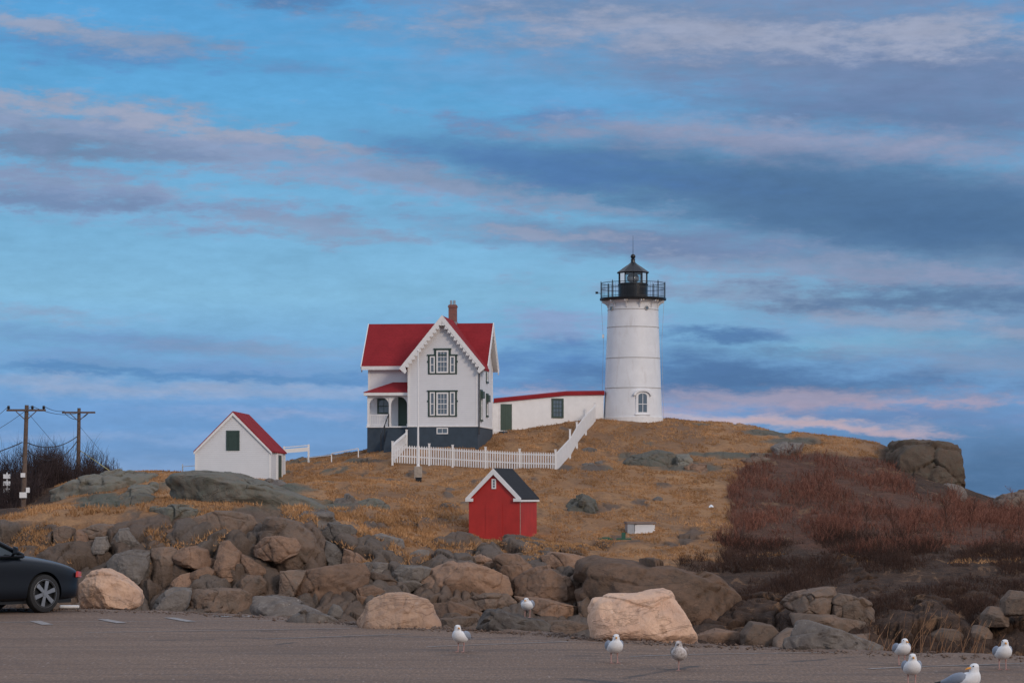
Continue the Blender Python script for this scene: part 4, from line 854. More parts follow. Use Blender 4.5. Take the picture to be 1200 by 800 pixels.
wire(sag(Vector((b1.x+xl1-1.07, b1.y-.14, armz1)), P(-80, 521, 150), .5), 'thin power line leaving the nearer crossarm to the left', .015)
wire(sag(Vector((b1.x+xl1+.3, b1.y-.14, armz1)), P(-80, 530, 150), .5), 'thin lower power line leaving the nearer crossarm to the left', .015)
wire([P(33, 484, 160), P(85, 545, 172)], 'thin guy wire from the nearer crossarm down to the right', .012, 'guy_wire')
wire([P(94, 500, 187), P(132, 545, 175)], 'thin guy wire from the farther pole down toward the rock', .012, 'guy_wire')
wire([P(94.5, 528, 187), P(128, 551, 172)], 'guy wire with faded yellow guard beside the farther pole', .03, 'guy_wire', 'yellow')
wire(sag(P(75, 483, 187), P(104.5, 483, 187), .5), 'short drooping jumper wire under the farther crossarm', .02)
gx_ = P(8, 566, 168); m = MB(); g = -1.5
for dz_ in (0, .45, .9): m.box(-.22, .22, -.05, .05, dz_, dz_+.28)
m.tube((0, .08, -2), (0, .08, 1.3), .04); o = m.build('marker_board', M['white_plain']); o.location = gx_-Vector((0, 0, .6)); tag(o, 'weathered white marker boards among the dark bare bushes', 'marker')

# ------------------------------------------------------------------ rocks
def ico(sub):
    bm = bmesh.new(); bmesh.ops.create_icosphere(bm, subdivisions=sub, radius=1)
    v = np.array([p.co[:] for p in bm.verts]); f = np.array([[q.index for q in p.verts] for p in bm.faces]); bm.free(); return v, f
ICO = {5: ico(5), 6: ico(6)}
def rock_mesh(poly, d, depth, mat, seed, sub=5, facets=7, rough=.05, name='boulder', e=.52, tilt=0.25, fract=0.0, cell=1.5, grow=1.0):
    rg = np.random.default_rng(seed); P3 = np.array([P(a, b, d) for a, b in poly]); x, z = P3[:, 0], P3[:, 2]
    cx, cz = (x.min()+x.max())/2, (z.min()+z.max())/2; zc0 = z.min()
    X2, Z2 = (x-cx)*grow, (z-cz)*grow; ang = np.linspace(-PI, PI, 361); rad = np.zeros(361); n = len(x)
    for i, a in enumerate(ang):       # radial distance of the outline
        dx_, dz_ = math.cos(a), math.sin(a); best = 0
        for k in range(n):
            x1, z1, x2, z2 = X2[k], Z2[k], X2[(k+1) % n], Z2[(k+1) % n]; ex_, ez_ = x2-x1, z2-z1; den = dx_*ez_-dz_*ex_
            if abs(den) < 1e-9: continue
            t = (x1*ez_-z1*ex_)/den; u = (x1*dz_-z1*dx_)/den
            if t > 0 and -1e-6 <= u <= 1+1e-6: best = max(best, t)
        rad[i] = best
    for _ in range(2): rad = (np.roll(rad, 1)+2*rad+np.roll(rad, -1))/4
    v, f = ICO[sub]; th_ = np.arctan2(v[:, 2], v[:, 0]); rho = np.sqrt(v[:, 0]**2+v[:, 2]**2); Rr = np.interp(th_, ang, rad)
    r = rho**e; p = np.stack([np.cos(th_)*Rr*r, np.sign(v[:, 1])*np.abs(v[:, 1])**.75*depth/2, np.sin(th_)*Rr*r], 1)
    p[:, 1] += tilt*p[:, 2]           # faces lean back
    s_ = max(x.max()-x.min(), z.max()-z.min())/2
    for k in range(facets):           # planes that break flat faces out of the front
        nv = np.array([rg.normal()*.6, -1, rg.normal()*.45+.2]); nv /= np.linalg.norm(nv); pr = p@nv; c = np.quantile(pr, rg.uniform(.86, .97)); ov = np.maximum(pr-c, 0); p -= nv*(ov*.85)[:, None]
    o = rg.random(3)*50; q = p/s_
    nn = fbm(q[:, 0]*1.6+o[0], q[:, 1]*1.6+o[1], q[:, 2]*1.6+o[2], 3); rid = 1-np.abs(fbm(q[:, 0]*3+o[1], q[:, 1]*3+o[2], q[:, 2]*3+o[0], 3))*2; fine = fbm(q[:, 0]*9+o[0], q[:, 1]*9, q[:, 2]*9+o[2], 3)
    nrm = p/np.maximum(np.linalg.norm(p, axis=1), 1e-6)[:, None]; p = p+nrm*(s_*(rough*1.3*nn+rough*.7*(rid-.5)+rough*.45*fine))[:, None]
    wv = .25*fbm(p[:, 0]*.9+o[0], p[:, 1]*.9, p[:, 2]*.9, 3); wp_ = np.stack([p[:, 0]+wv+o[0], p[:, 1]*.6-wv+o[1], p[:, 2]*1.3+wv+o[2]], 1)
    f1, f2, cid, tl = voronoi3(wp_/cell, 5); nrm = p/np.maximum(np.linalg.norm(p, axis=1), 1e-6)[:, None]
    p = p+nrm*(fract*(-.16*np.exp(-(f2-f1)*cell/.055)+.22*(cid-.5)+tl*.55))[:, None]*min(1.0, s_/1.2)
    p[:, 2] += cz-zc0
    me = np_mesh(name, p, f, M[mat], True); return me, Vector((cx, d, zc0))
def rock(poly, d, depth, mat, label, seed, group=None, name='boulder', cat='boulder', **k):
    me, loc = rock_mesh(poly, d, depth, mat, seed, name=name, **k); o = link(name, me, None, loc); return tag(o, label, cat, group)
cropA = lambda L: [(80+x/5, 560+y/5) for x, y in L]; cropB = lambda L: [(300+x/5, 590+y/5) for x, y in L]; cropC = lambda L: [(480+x/5, 620+y/5) for x, y in L]
cropR = lambda L: [(880+x/3.75, 600+y/3.75) for x, y in L]; cropM = lambda L: [(580+x/3.75, 600+y/3.75) for x, y in L]; cropH = lambda L: [(600+x/4.446, 480+y/4.446) for x, y in L]
LG = 'boulders in the rock ledge of the island'; EG = 'boulders set along the edge of the lot'
# along the lot
rock(cropA([(50,640),(90,590),(150,540),(190,530),(240,532),(300,570),(370,610),(430,660),(440,700),(430,745),(380,768),(330,762),(270,762),(180,765),(120,768),(70,762),(48,700)]), 57.6, 1.5, 'tan_rock', 'big tan boulder beside the front of the parked car', 11, EG, sub=6, rough=.055, facets=11, fract=.18, cell=1.1, e=.58)
rock(cropB([(578,690),(620,640),(640,580),(680,545),(760,520),(860,517),(950,535),(1010,560),(1040,590),(1050,640),(1080,690),(1088,740),(980,745),(850,745),(740,745),(600,735)]), 49.2, 1.4, 'tan_rock', 'round tan boulder at the lot edge, left of the gull with orange bill', 12, EG, sub=6, rough=.055, facets=11, fract=.18, cell=1.1, e=.58)
rock(cropM([(410,420),(430,380),(500,360),(600,360),(680,345),(740,337),(775,350),(810,400),(850,470),(885,540),(902,582),(780,585),(640,580),(500,570),(430,555),(410,480)]), 45.2, 1.5, 'tan_rock', 'largest tan boulder, smooth and pale, behind the two middle gulls', 13, EG, sub=6, rough=.035, facets=5, fract=.15, cell=1.3, e=.6)
rock(cropB([(-45,560),(-40,540),(0,535),(100,540),(200,560),(300,600),(395,630),(330,665),(200,680),(60,690),(-40,680)]), 54.5, .9, 'slab_rock', 'long flat grey slab lying left of the round tan boulder', 14, EG, sub=6, e=.5, tilt=1.2, fract=.5, cell=.7)
rock(cropB([(175,690),(220,650),(290,615),(340,620),(440,650),(492,685),(485,722),(380,724),(250,718)]), 51.2, .8, 'slab_rock', 'dark grey slab tucked against the long flat slab', 15, EG, sub=6, e=.5, tilt=.6, fract=.7, cell=.6)
rock(cropB([(420,640),(450,585),(490,600),(512,630),(500,670),(450,665)]), 51.4, .5, 'grey_rock', 'small pointed rock between the dark slab and round tan boulder', 16, EG)
rock(cropC([(370,600),(400,530),(440,470),(520,465),(600,490),(700,520),(790,530),(834,560),(822,625),(700,625),(560,618),(400,610)]), 47.9, .9, 'slab_rock', 'rough dark grey slab with a gull standing on it', 17, EG, sub=6, e=.45, rough=.06, tilt=.5, fract=.6, cell=.7)
rock(cropR([(150,605),(150,520),(180,465),(230,465),(330,495),(440,530),(560,575),(640,603),(630,625),(400,625)]), 42.2, 1.0, 'slab_rock', 'speckled grey wedge slab tapering toward the right-hand gulls', 18, EG, sub=6, e=.45, rough=.06, tilt=.3, fract=.5, cell=.9)
rock([(180,717),(192,700),(203,693),(215,689),(224,692),(222,706),(216,717)], 57.2, .8, 'grey_rock', 'grey split rock lying right of the tan boulder by the car', 19, EG)
def hit(px, py):
    yy = np.arange(128, 215, .25); gz_ = G0((px-600)/F*yy, yy); rz_ = EYE+(HY-py)/F*yy; k = np.argmax(gz_ >= rz_); return float(yy[k]) if (gz_ >= rz_).any() else 190.0
def hull(p):
    p = sorted(set(p)); cr = lambda o, a, b: (a[0]-o[0])*(b[1]-o[1])-(a[1]-o[1])*(b[0]-o[0]); lo = []; up = []
    for q in p:
        while len(lo) > 1 and cr(lo[-2], lo[-1], q) <= 0: lo.pop()
        lo.append(q)
    for q in p[::-1]:
        while len(up) > 1 and cr(up[-2], up[-1], q) <= 0: up.pop()
        up.append(q)
    return lo[:-1]+up[:-1]
# ledge of the island, left to right
LEDGE = [
 ('A', [(240,500),(290,460),(380,440),(460,450),(470,520),(440,600),(400,640),(330,600),(260,550)], 128, 3.6, 'grey_rock', 'smooth grey boulder right behind the tan boulder by the car'),
 ('A', [(250,400),(260,370),(310,310),(350,302),(390,350),(432,392),(390,412),(330,422),(280,420)], 133.5, 3, 'grey_rock', 'sharp-cornered grey block above the smooth grey boulder'),
 ('A', [(30,370),(60,308),(100,335),(132,400),(115,432),(60,428),(35,410)], 133, 2.4, 'warm_rock', 'square brown block above and left of the tan boulder by the car'),
 ('A', [(95,305),(170,275),(260,280),(312,300),(280,340),(200,352),(130,342)], 137, 4, 'brown_rock', 'low wide dark rock at the top of the ledge behind the car hood'),
 ('A', [(-75,300),(-20,290),(20,300),(28,350),(-10,400),(-60,385)], 134, 3, 'brown_rock', 'brown block at the top of the ledge just over the car hood'),
 ('A', [(140,420),(165,350),(220,345),(240,400),(215,440),(150,445)], 132, 2, 'grey_rock', 'small pale grey block squeezed in the middle of the left ledge'),
 ('A', [(590,312),(630,292),(680,298),(712,325),(692,358),(640,362),(598,345)], 139, 3, 'warm_rock', 'small rounded rock among orange grass tufts on the left ledge'),
 ('A', [(715,262),(760,230),(850,205),(960,205),(1050,228),(1092,270),(1080,312),(1000,352),(930,372),(880,342),(800,322),(740,292)], 138, 6, 'brown_rock', 'wide smooth brown rock capping the ledge below the white shed'),
 ('A', [(888,400),(940,393),(990,438),(1012,500),(990,570),(920,625),(870,645),(815,625),(850,560),(870,480)], 128.5, 2.6, 'warm_rock', 'tall leaning pillar rock in the left ledge'),
 ('A', [(1008,410),(1040,384),(1090,394),(1118,430),(1110,468),(1060,465),(1018,442)], 134, 2, 'grey_rock', 'small round rock beside the top of the leaning pillar rock'),
 ('A', [(728,560),(765,543),(810,530),(847,550),(832,590),(800,635),(760,655),(722,645)], 128, 2, 'warm_rock', 'orange-brown block just left of the leaning pillar rock'),
 ('A', [(585,650),(620,600),(660,570),(700,560),(722,580),(714,655),(650,660)], 127.5, 2, 'warm_rock', 'triangular orange-brown block left of the leaning pillar rock'),
 ('A', [(490,785),(530,720),(580,668),(610,650),(712,652),(695,745),(640,785),(570,790)], 124.5, 2.6, 'grey_rock', 'low grey sloping rock at the ledge foot near the parking dashes'),
 ('A', [(630,452),(670,425),(740,410),(800,428),(815,468),(862,482),(850,522),(760,525),(680,515),(640,492)], 131, 3, 'warm_rock', 'wide warm brown block in mid-ledge left of the pillar rock top'),
 ('A', [(500,420),(600,410),(640,440),(620,520),(560,545),(510,500)], 131.5, 3, 'brown_rock', 'dark brown block in the middle of the left ledge'),
 ('A', [(990,620),(1050,572),(1120,575),(1152,610),(1146,662),(1100,682),(1020,668)], 128, 2.4, 'brown_rock', 'dark rounded block at the foot of the ledge right of the pillar rock'),
 ('A', [(1020,450),(1080,478),(1150,528),(1158,578),(1100,585),(1050,562),(1015,520)], 130, 2, 'warm_rock', 'rusty block wedged right of the leaning pillar rock'),
 ('A', [(870,660),(980,655),(1060,680),(1055,790),(860,790),(700,780),(710,660)], 125, 3, 'brown_rock', 'broad dark block at the ledge foot left of the long flat slab'),
 ('B', [(-5,310),(10,220),(60,150),(80,108),(160,105),(250,130),(312,175),(352,240),(402,330),(418,367),(360,398),(280,404),(180,405),(60,385)], 131.5, 6, 'brown_rock', 'largest domed boulder of the left ledge'),
 ('B', [(5,245),(60,200),(150,193),(230,208),(262,250),(232,292),(150,328),(60,325),(8,300)], 129, 3.4, 'warm_rock', 'rusty shelf of rock bulging from the largest domed boulder'),
 ('B', [(240,470),(255,435),(300,403),(420,385),(560,366),(602,368),(630,420),(622,470),(562,522),(512,562),(480,585),(380,590),(290,585),(248,540)], 127.5, 3.4, 'warm_rock', 'big smooth rust-brown block below the largest domed boulder'),
 ('B', [(150,405),(286,403),(268,450),(232,510),(216,548),(146,545)], 128, 2, 'brown_rock', 'upright block left of the smooth rust-brown block'),
 ('B', [(540,560),(545,528),(600,494),(680,484),(752,513),(695,562),(640,592),(600,616),(560,600)], 126.5, 2.4, 'warm_rock', 'rounded rusty rock peeking over the round tan boulder on its left'),
 ('B', [(640,470),(655,445),(700,413),(760,428),(840,478),(897,505),(880,528),(760,522),(690,495)], 128.5, 2.4, 'brown_rock', 'flat sloping slab above the round tan boulder'),
 ('B', [(795,425),(850,368),(960,368),(1022,384),(1012,422),(962,467),(912,502),(850,484),(800,452)], 130, 3, 'grey_rock', 'grey angular block above the right side of the round tan boulder'),
 ('B', [(675,225),(690,195),(740,188),(840,213),(852,252),(800,292),(730,288)], 136.5, 2.4, 'grey_rock', 'grey rounded rock under the grass at the middle of the ledge'),
 ('B', [(520,235),(540,198),(580,184),(622,220),(692,260),(702,290),(660,312),(600,288),(530,268)], 135.5, 2.4, 'warm_rock', 'narrow brown rock slanting down right at the ledge top'),
 ('B', [(400,160),(440,123),(540,133),(577,160),(562,200),(500,243),(440,253),(405,205)], 137, 2.6, 'grey_rock', 'grey block with a pale face at the ledge top right of the domed boulder'),
 ('B', [(512,330),(520,268),(560,280),(632,330),(642,352),(600,378),(520,374)], 133, 2, 'warm_rock', 'pale-edged block in the ledge above the smooth rust-brown block'),
 ('B', [(640,350),(700,340),(770,350),(785,400),(740,430),(690,420),(645,400)], 132, 2, 'grey_rock', 'small split grey block in mid-ledge above the sloping slab'),
 ('B', [(875,350),(900,300),(950,275),(1002,280),(1007,312),(972,352),(920,368)], 137, 1.8, 'grey_rock', 'dark tilted block poking up through the grass edge'),
 ('B', [(420,230),(460,250),(505,300),(500,370),(440,375),(410,300)], 133.5, 2, 'grey_rock', 'narrow upright grey rock right of the largest domed boulder'),
 ('C', [(15,390),(60,330),(120,250),(230,212),(380,222),(480,253),(552,288),(572,380),(500,405),(400,442),(320,442),(230,432),(110,415)], 130.5, 5, 'warm_rock', 'broad sloping ledge slab left of the deep diagonal crack'),
 ('C', [(245,310),(280,268),(360,248),(440,248),(464,290),(422,352),(350,352),(280,332)], 128.6, 2.4, 'brown_rock', 'oval dome of rock on the broad sloping slab'),
 ('C', [(315,205),(370,170),(430,156),(492,190),(526,247),(460,254),(380,228)], 134, 3, 'warm_rock', 'flat-topped block over the broad slab, below the red shed'),
 ('C', [(335,435),(380,400),(450,384),(560,384),(614,430),(602,465),(500,465),(400,468),(350,455)], 127.5, 3, 'brown_rock', 'smooth low oblong rock behind the rough dark slab'),
 ('C', [(145,440),(250,430),(360,465),(424,492),(390,520),(280,525),(165,518)], 126.5, 3, 'warm_rock', 'flat brown shelf left of the rough dark slab'),
 ('C', [(190,530),(280,518),(380,522),(370,600),(200,605)], 125, 3, 'brown_rock', 'dark low rock just behind the gull with orange bill'),
 ('C', [(500,185),(560,155),(640,158),(702,208),(745,300),(770,390),(720,400),(640,380),(590,360),(545,280)], 131.5, 5, 'warm_rock', 'upper half of the pink-brown mass right of the diagonal crack'),
 ('C', [(640,300),(720,250),(820,238),(922,290),(965,360),(992,430),(992,470),(900,440),(780,410),(650,405)], 130.3, 5, 'warm_rock', 'pink-brown block with layered top left of the whaleback rock'),
 ('C', [(600,385),(650,402),(780,410),(900,442),(990,462),(992,530),(900,538),(800,508),(720,475),(650,430)], 128.6, 4, 'warm_rock', 'lower slab right of the diagonal crack behind the gull on the rock'),
 ('C', [(770,165),(850,150),(960,158),(1040,175),(1045,230),(960,290),(900,285),(820,235)], 135, 5, 'warm_rock', 'smooth pale-brown shelf just below the red shed, left of the whaleback'),
 ('C', [(940,290),(1000,240),(1060,250),(1075,330),(1040,400),(1000,430),(965,370)], 131.5, 4, 'brown_rock', 'dark upright buttress at the left end of the whaleback'),
 ('C', [(985,430),(1040,395),(1080,420),(1075,520),(1030,550),(990,520)], 129, 3, 'brown_rock', 'shadowy block between the lower slab and the largest tan boulder'),
 ('C', [(820,540),(920,538),(1040,560),(1035,640),(830,640)], 125.5, 3, 'brown_rock', 'low dark rock left of the largest tan boulder'),
]
tr = {'A': cropA, 'B': cropB, 'C': cropC}
for i, (c, L, d, dep, mt, lab) in enumerate(LEDGE):
    L = tr[c](L); h_ = hit((min(q[0] for q in L)+max(q[0] for q in L))/2, (min(q[1] for q in L)+max(q[1] for q in L))/2); d = min(max(d, h_-(.7 if c != 'C' else 1.5)), h_+(.05 if c != 'C' else -.35))-(.9 if 'bulging' in lab or 'dome of rock' in lab else 0)
    rock(L, d, min(dep, 4.0), mt, lab, 100+i, LG, rough=.06, facets=14, sub=6, e=.46, fract=.6, cell=2.0, grow=1.14)
rock([(676,690),(682,660),(700,654),(740,658),(790,664),(830,676),(855,690),(868,706),(873,722),(866,738),(840,740),(815,733),(780,728),(700,726),(684,715)], 131, 10, 'whale_rock', 'long smooth whaleback rock sloping down behind the largest tan boulder', 201, LG, sub=6, e=.55, rough=.05, facets=8, fract=1.4, cell=2.6, name='whaleback_rock', tilt=.5)
rock([(868,742),(880,728),(905,732),(918,745),(920,764),(868,764)], 122, 3, 'brown_rock', 'low brown rock at the right foot of the whaleback', 202, LG)
rock([(810,745),(840,736),(866,740),(872,765),(812,765)], 124, 3, 'warm_rock', 'rusty rock under the right end of the whaleback', 207, LG)
rock([(905,748),(925,735),(960,738),(990,745),(1020,742),(1045,752),(1060,770),(905,770)], 120.5, 3, 'brown_rock', 'low dark rock behind the speckled wedge slab', 208, LG)
rock(cropR([(145,400),(180,357),(280,335),(370,330),(388,352),(350,385),(340,455),(260,445),(180,435),(150,415)]), 124, 4, 'brown_rock', 'rounded reddish boulder above the wedge slab, left one of the pair', 203, LG, e=.5, rough=.04, facets=7, sub=6, fract=.6, cell=1.2)
rock(cropR([(338,440),(345,385),(385,352),(450,360),(520,395),(537,432),(525,490),(440,485),(340,462)]), 124, 4, 'brown_rock', 'rounded brown boulder above the wedge slab, right one of the pair', 204, LG, e=.5, rough=.04, facets=7, sub=6, fract=.6, cell=1.2)
rock(cropR([(170,440),(340,450),(520,485),(500,540),(340,540),(180,500)]), 122.5, 3, 'brown_rock', 'flat dark shelf under the rounded pair of boulders', 205, LG)
for i, (a, b, w, h, lab) in enumerate(((1165, 722, 16, 12, 'dim brown boulder at the right edge behind the lone right gull'), (1190, 706, 18, 15, 'rounded dim boulder at the far right edge'), (1148, 742, 14, 10, 'orange-tinted rock beside the lone right gull'), (1110, 745, 22, 9, 'low dark rock behind the dry stalks'))):
    rock([(a-w, b+h), (a-w*.9, b-h*.2), (a-w*.3, b-h), (a+w*.5, b-h*.9), (a+w, b), (a+w*.9, b+h)], 121, 2.2, 'brown_rock', lab, 230+i, LG)
# outcrops in the grass: green-grey lichened bedrock
OG = 'rock outcrops in the grass of the island'
HL = [
 ([(195,562),(205,554),(230,551),(265,553),(300,563),(330,573),(368,588),(386,597),(350,602),(320,598),(285,590),(240,582),(205,574)], 160, 7, 'green_rock', 'large green-grey rock hump in front of the white shed'),
 ([(306,568),(316,560),(328,561),(338,568),(336,574),(320,574)], 170, 3, 'grey_rock', 'small brown rock against the right corner of the white shed'),
 ([(62,575),(88,562),(120,556),(150,553),(182,555),(180,562),(150,565),(125,570),(100,574),(80,582)], 162, 6, 'green_rock', 'long green-grey rock hump beside the farther utility pole'),
 ([(136,586),(145,576),(158,568),(182,567),(187,573),(178,578),(158,579),(146,585)], 157, 4, 'green_rock', 'tilted green rock slab below the long hump'),
 ([(140,593),(150,583),(165,577),(184,582),(182,591),(160,594)], 153, 4, 'green_rock', 'flat green rock half buried under the tilted slab'),
 (cropA([(480,168),(620,158),(740,170),(832,192),(760,220),(680,235),(600,230),(540,204)]), 147, 4, 'green_rock', 'pale green domed slab lying in grass above the left ledge'),
 ([(345,610),(362,600),(388,603),(396,612),(370,616)], 143, 2.5, 'grey_rock', 'small flat rock right of the green-grey hump'),
 (cropH([(572,280),(600,255),(640,235),(740,215),(830,222),(856,240),(855,300),(780,318),(700,312),(640,308),(590,298)]), 172, 5, 'green_rock', 'broad rounded outcrop in the grass below the lighthouse'),
 (cropH([(846,235),(920,234),(935,262),(915,308),(850,312)]), 171.6, 4, 'green_rock', 'right-hand piece split off the broad outcrop below the lighthouse'),
 (cropH([(283,515),(320,465),(370,450),(430,475),(447,520),(420,555),(350,560),(300,550)]), 160, 4, 'green_rock', 'rounded grey-green outcrop right of the red shed'),
 (cropH([(900,300),(940,280),(1010,285),(1010,320),(930,325)]), 171, 2, 'warm_rock', 'small rusty rock just right of the split outcrop'),
 (cropH([(365,285),(385,275),(425,278),(428,300),(380,305)]), 176, 1, 'grey_rock', 'small grey stone near the fence corner'), (cropH([(430,270),(470,262),(475,285),(440,288)]), 177, 1, 'grey_rock', 'small dark stone right of the fence corner'),
 (cropH([(360,205),(400,198),(440,205),(430,225),(370,226)]), 181, 1.5, 'grey_rock', 'flat stone uphill of the fence corner, below the tower'), (cropH([(735,465),(760,452),(785,460),(782,478),(745,480)]), 162, 1, 'grey_rock', 'lone grey stone in the middle of the grass slope'),
 ([(360,597),(378,594),(392,601),(380,606)], 148, 1.5, 'grey_rock', 'dark stone at the right tip of the green-grey hump'), ([(418,588),(432,583),(455,592),(452,600),(425,599)], 150, 2, 'green_rock', 'low greenish rock in the grass left of the red shed'),
 ([(392,584),(408,580),(418,590),(408,596),(394,594)], 152, 2, 'grey_rock', 'low dark outcrop between the greenish rock and the hump'),
 ([(905,524),(918,518),(940,520),(942,532),(918,536)], 184, 3, 'grey_rock', 'grey rock at the top edge of the red shrubs'), ([(868,538),(885,532),(905,536),(900,546),(872,546)], 181, 2, 'brown_rock', 'brown rock at the left corner of the red shrubs'),
 ([(1160,598),(1168,586),(1180,580),(1200,576),(1230,578),(1250,592),(1240,604),(1180,606)], 176, 7, 'brown_rock', 'rounded rock hump at the far right edge among shrubs'),
]
for i, (L, d, dep, mt, lab) in enumerate(HL):
    ys_ = [q[1] for q in L]; md = (min(ys_)+max(ys_))/2; x0_, x1_ = min(q[0] for q in L), max(q[0] for q in L); H_ = max(ys_)-min(ys_)
    L = hull(list(L)+[(x0_+.06*(x1_-x0_), md+(1.5 if i else .55)*H_), (x1_-(.06 if i else .35)*(x1_-x0_), md+(1.5 if i else .7)*H_)])      # the lower part sits in the turf
    d = min(hit(sum(q[0] for q in L)/len(L), max(ys_)-.25*(max(ys_)-min(ys_))), d+12)+dep*.45
    rock(L, d, dep*1.3, mt, lab, 300+i, OG, name='outcrop_rock', cat='rock', rough=.07, facets=6, sub=6, fract=.9 if i else .45, cell=1.4, tilt=.7)
rock([(1036,560),(1036,530),(1048,517),(1070,512.5),(1092,511.5),(1108,514),(1116,521),(1119,534),(1122,548),(1125,568),(1118,600),(1080,610),(1050,600)], 187, 14, 'head_rock', 'square-shouldered headland rock standing against the sea sky', 401, OG, name='headland_rock', cat='rock', fract=2.2, cell=3.0, sub=6, rough=.06, facets=9, e=.40, tilt=.3, grow=.89)
rock([(1075,590),(1090,575),(1110,566),(1127,570),(1132,580),(1120,600)], 181, 5, 'grey_rock', 'pale broken rock at the foot of the headland rock', 402, OG, name='outcrop_rock', cat='rock')

# ------------------------------------------------------------------ vegetation
def twigs(base, dirv, length, rad, bend=None):
    """three-sided tapering twigs with one bend; returns verts, tris"""
    n = len(base); d = dirv/np.linalg.norm(dirv, axis=1)[:, None]; ref = np.tile([0.13, .99, .05], (n, 1)); u = np.cross(d, ref); u /= np.linalg.norm(u, axis=1)[:, None]; w = np.cross(d, u)
    mid = base+d*(length*.5)[:, None]; d2 = d+(bend if bend is not None else 0); d2 /= np.linalg.norm(d2, axis=1)[:, None]; tip = mid+d2*(length*.5)[:, None]
    ring = []
    for c, rr in ((base, rad), (mid, rad*.6)):
        for k in range(3): a = 2*PI*k/3; ring.append(c+(u*math.cos(a)+w*math.sin(a))*rr[:, None])
    v = np.stack(ring+[tip], 1).reshape(-1, 3); o = (np.arange(n)*7)[:, None]
    T = [(0, 1, 4), (0, 4, 3), (1, 2, 5), (1, 5, 4), (2, 0, 3), (2, 3, 5), (3, 4, 6), (4, 5, 6), (5, 3, 6)]
    return v, (o[:, :, None]+np.array(T)[None]).reshape(-1, 3), mid, tip
def veg_obj(name, mat, parts, tints, **tg):
    vs_ = []; fs_ = []; o = 0; tt = []
    for (v, f), t in zip(parts, tints): vs_.append(v); fs_.append(f+o); o += len(v); tt.append(np.repeat(t, len(v)//len(t)))
    me = np_mesh(name, np.concatenate(vs_), np.concatenate(fs_), M[mat]); a = me.attributes.new('tint', 'FLOAT', 'POINT'); a.data.foreach_set('value', np.concatenate(tt).astype(np.float32))
    ob = link(name, me, tg.get('parent')); tag(ob, tg.get('label'), tg.get('cat'), None, tg.get('kind')); return ob
def ground_pts(n, p0, p1, y0, y1):
    px = RNG.uniform(p0, p1, n); y = RNG.uniform(y0, y1, n); x = (px-600)/F*y; z = G0(x, y); return (x, y, z)+masks(x, y, z)
def thicket(name, mat, B, h0, h1, side, label, cat, lean=.25, r=.012):
    n = len(B); hh = RNG.uniform(h0, h1, n)*np.clip(.9+1.5*fbm(B[:, 0]*.55, B[:, 1]*.4, 0, 3), .3, 1.7); dv = np.stack([RNG.normal(0, lean, n), RNG.normal(0, lean, n), np.ones(n)], 1); t = RNG.random(n)
    v, f, mid, tip = twigs(B-[0, 0, .1], dv, hh, np.full(n, r), RNG.normal(0, .2, (n, 3))); parts = [(v, f)]; tints = [t]
    for k in range(side):
        q = RNG.uniform(.25, .95, n)[:, None]; b = np.where(q < .5, B+(mid-B)*q*2, mid+(tip-mid)*(q-.5)*2); d2 = dv+RNG.normal(0, .55, (n, 3)); d2[:, 2] = np.abs(d2[:, 2])+.25
        v, f, _, _ = twigs(b, d2, hh*RNG.uniform(.2, .5, n), np.full(n, r*.6), RNG.normal(0, .25, (n, 3))); parts.append((v, f)); tints.append(np.clip(t+RNG.normal(0, .2, n), 0, 1))
    return veg_obj(name, mat, parts, tints, label=label, cat=cat, kind='stuff')
# dry grass
x, y, z, gpx, gpy, rk, gr_, dk, sr_ = ground_pts(150000, -30, 1230, 137, 204)
cl = fbm(x*1.1, y*.6, 0, 3); keep = (((rk < .35) & (dk < .4) & (cl > -.16)) | ((rk > .5) & (gpx < 360) & (gpy > 592) & (gpy < 650) & (fbm(x*.9, y*.5, 5, 3) > .16)) | ((dk > .4) & (gpy > 640) & (fbm(x*.5, y*.4, 7, 3) > .30))); keep &= RNG.random(len(x)) < np.where(gpy > 590, .55, .75)
B = np.stack([x, y, z+.16*fbm(x*.5, y*.35, 0, 4)], 1)[keep]
vi = np.where((ROCKM > .5) & (py_ > 596) & (py_ < 668) & (px_ < 720) & (px_ > -20) & (DARKM < .3))[0]; ht = V[vi, 2]-Zb[vi]      # tufts rooted in the hollows between the ledge blocks
gn = fbm(V[vi, 0]*.45, V[vi, 1]*.3, 9, 4); ok_ = (gn > np.interp(py_[vi]-np.interp(px_[vi], TOPX, TOPY), [0, 20, 50], [-.25, -.02, .12])) & (ht < .32) & (RNG.random(len(vi)) < .4) & ((px_[vi] > 230) | (gn > .22)); vt = V[vi][ok_]; print('LEDGE TUFTS', len(vt))
keep = np.concatenate([keep, np.ones(len(vt), bool)]); gpy = np.concatenate([gpy, py_[vi][ok_]]); gpx = np.concatenate([gpx, px_[vi][ok_]]); B = np.concatenate([B, vt]); n = len(B); parts = []; tints = []; t0 = np.clip(.5+.9*fbm(B[:, 0]*.5, B[:, 1]*.3, 3, 4)+RNG.normal(0, .18, n), 0, 1)
edge_b = 1+.8*((gpy[keep] > 592) & (gpx[keep] < 560))
print('TUFTS', n)
for k in range(4):
    dv = np.stack([RNG.normal(0, .7, n), RNG.normal(-.15, .5, n), np.ones(n)*.8], 1); ln = RNG.uniform(.07, .2, n)*edge_b; b = B+np.stack([RNG.normal(0, .08, n), RNG.normal(0, .08, n), np.full(n, -.02)], 1)
    d = dv/np.linalg.norm(dv, axis=1)[:, None]; w = np.stack([RNG.normal(0, 1, n), RNG.normal(0, .4, n), np.zeros(n)], 1); w /= np.linalg.norm(w, axis=1)[:, None]; w *= .028
    v = np.stack([b-w, b+w, b+d*ln[:, None]], 1).reshape(-1, 3); f = np.arange(3*n).reshape(-1, 3); parts.append((v, f)); tints.append(t0)
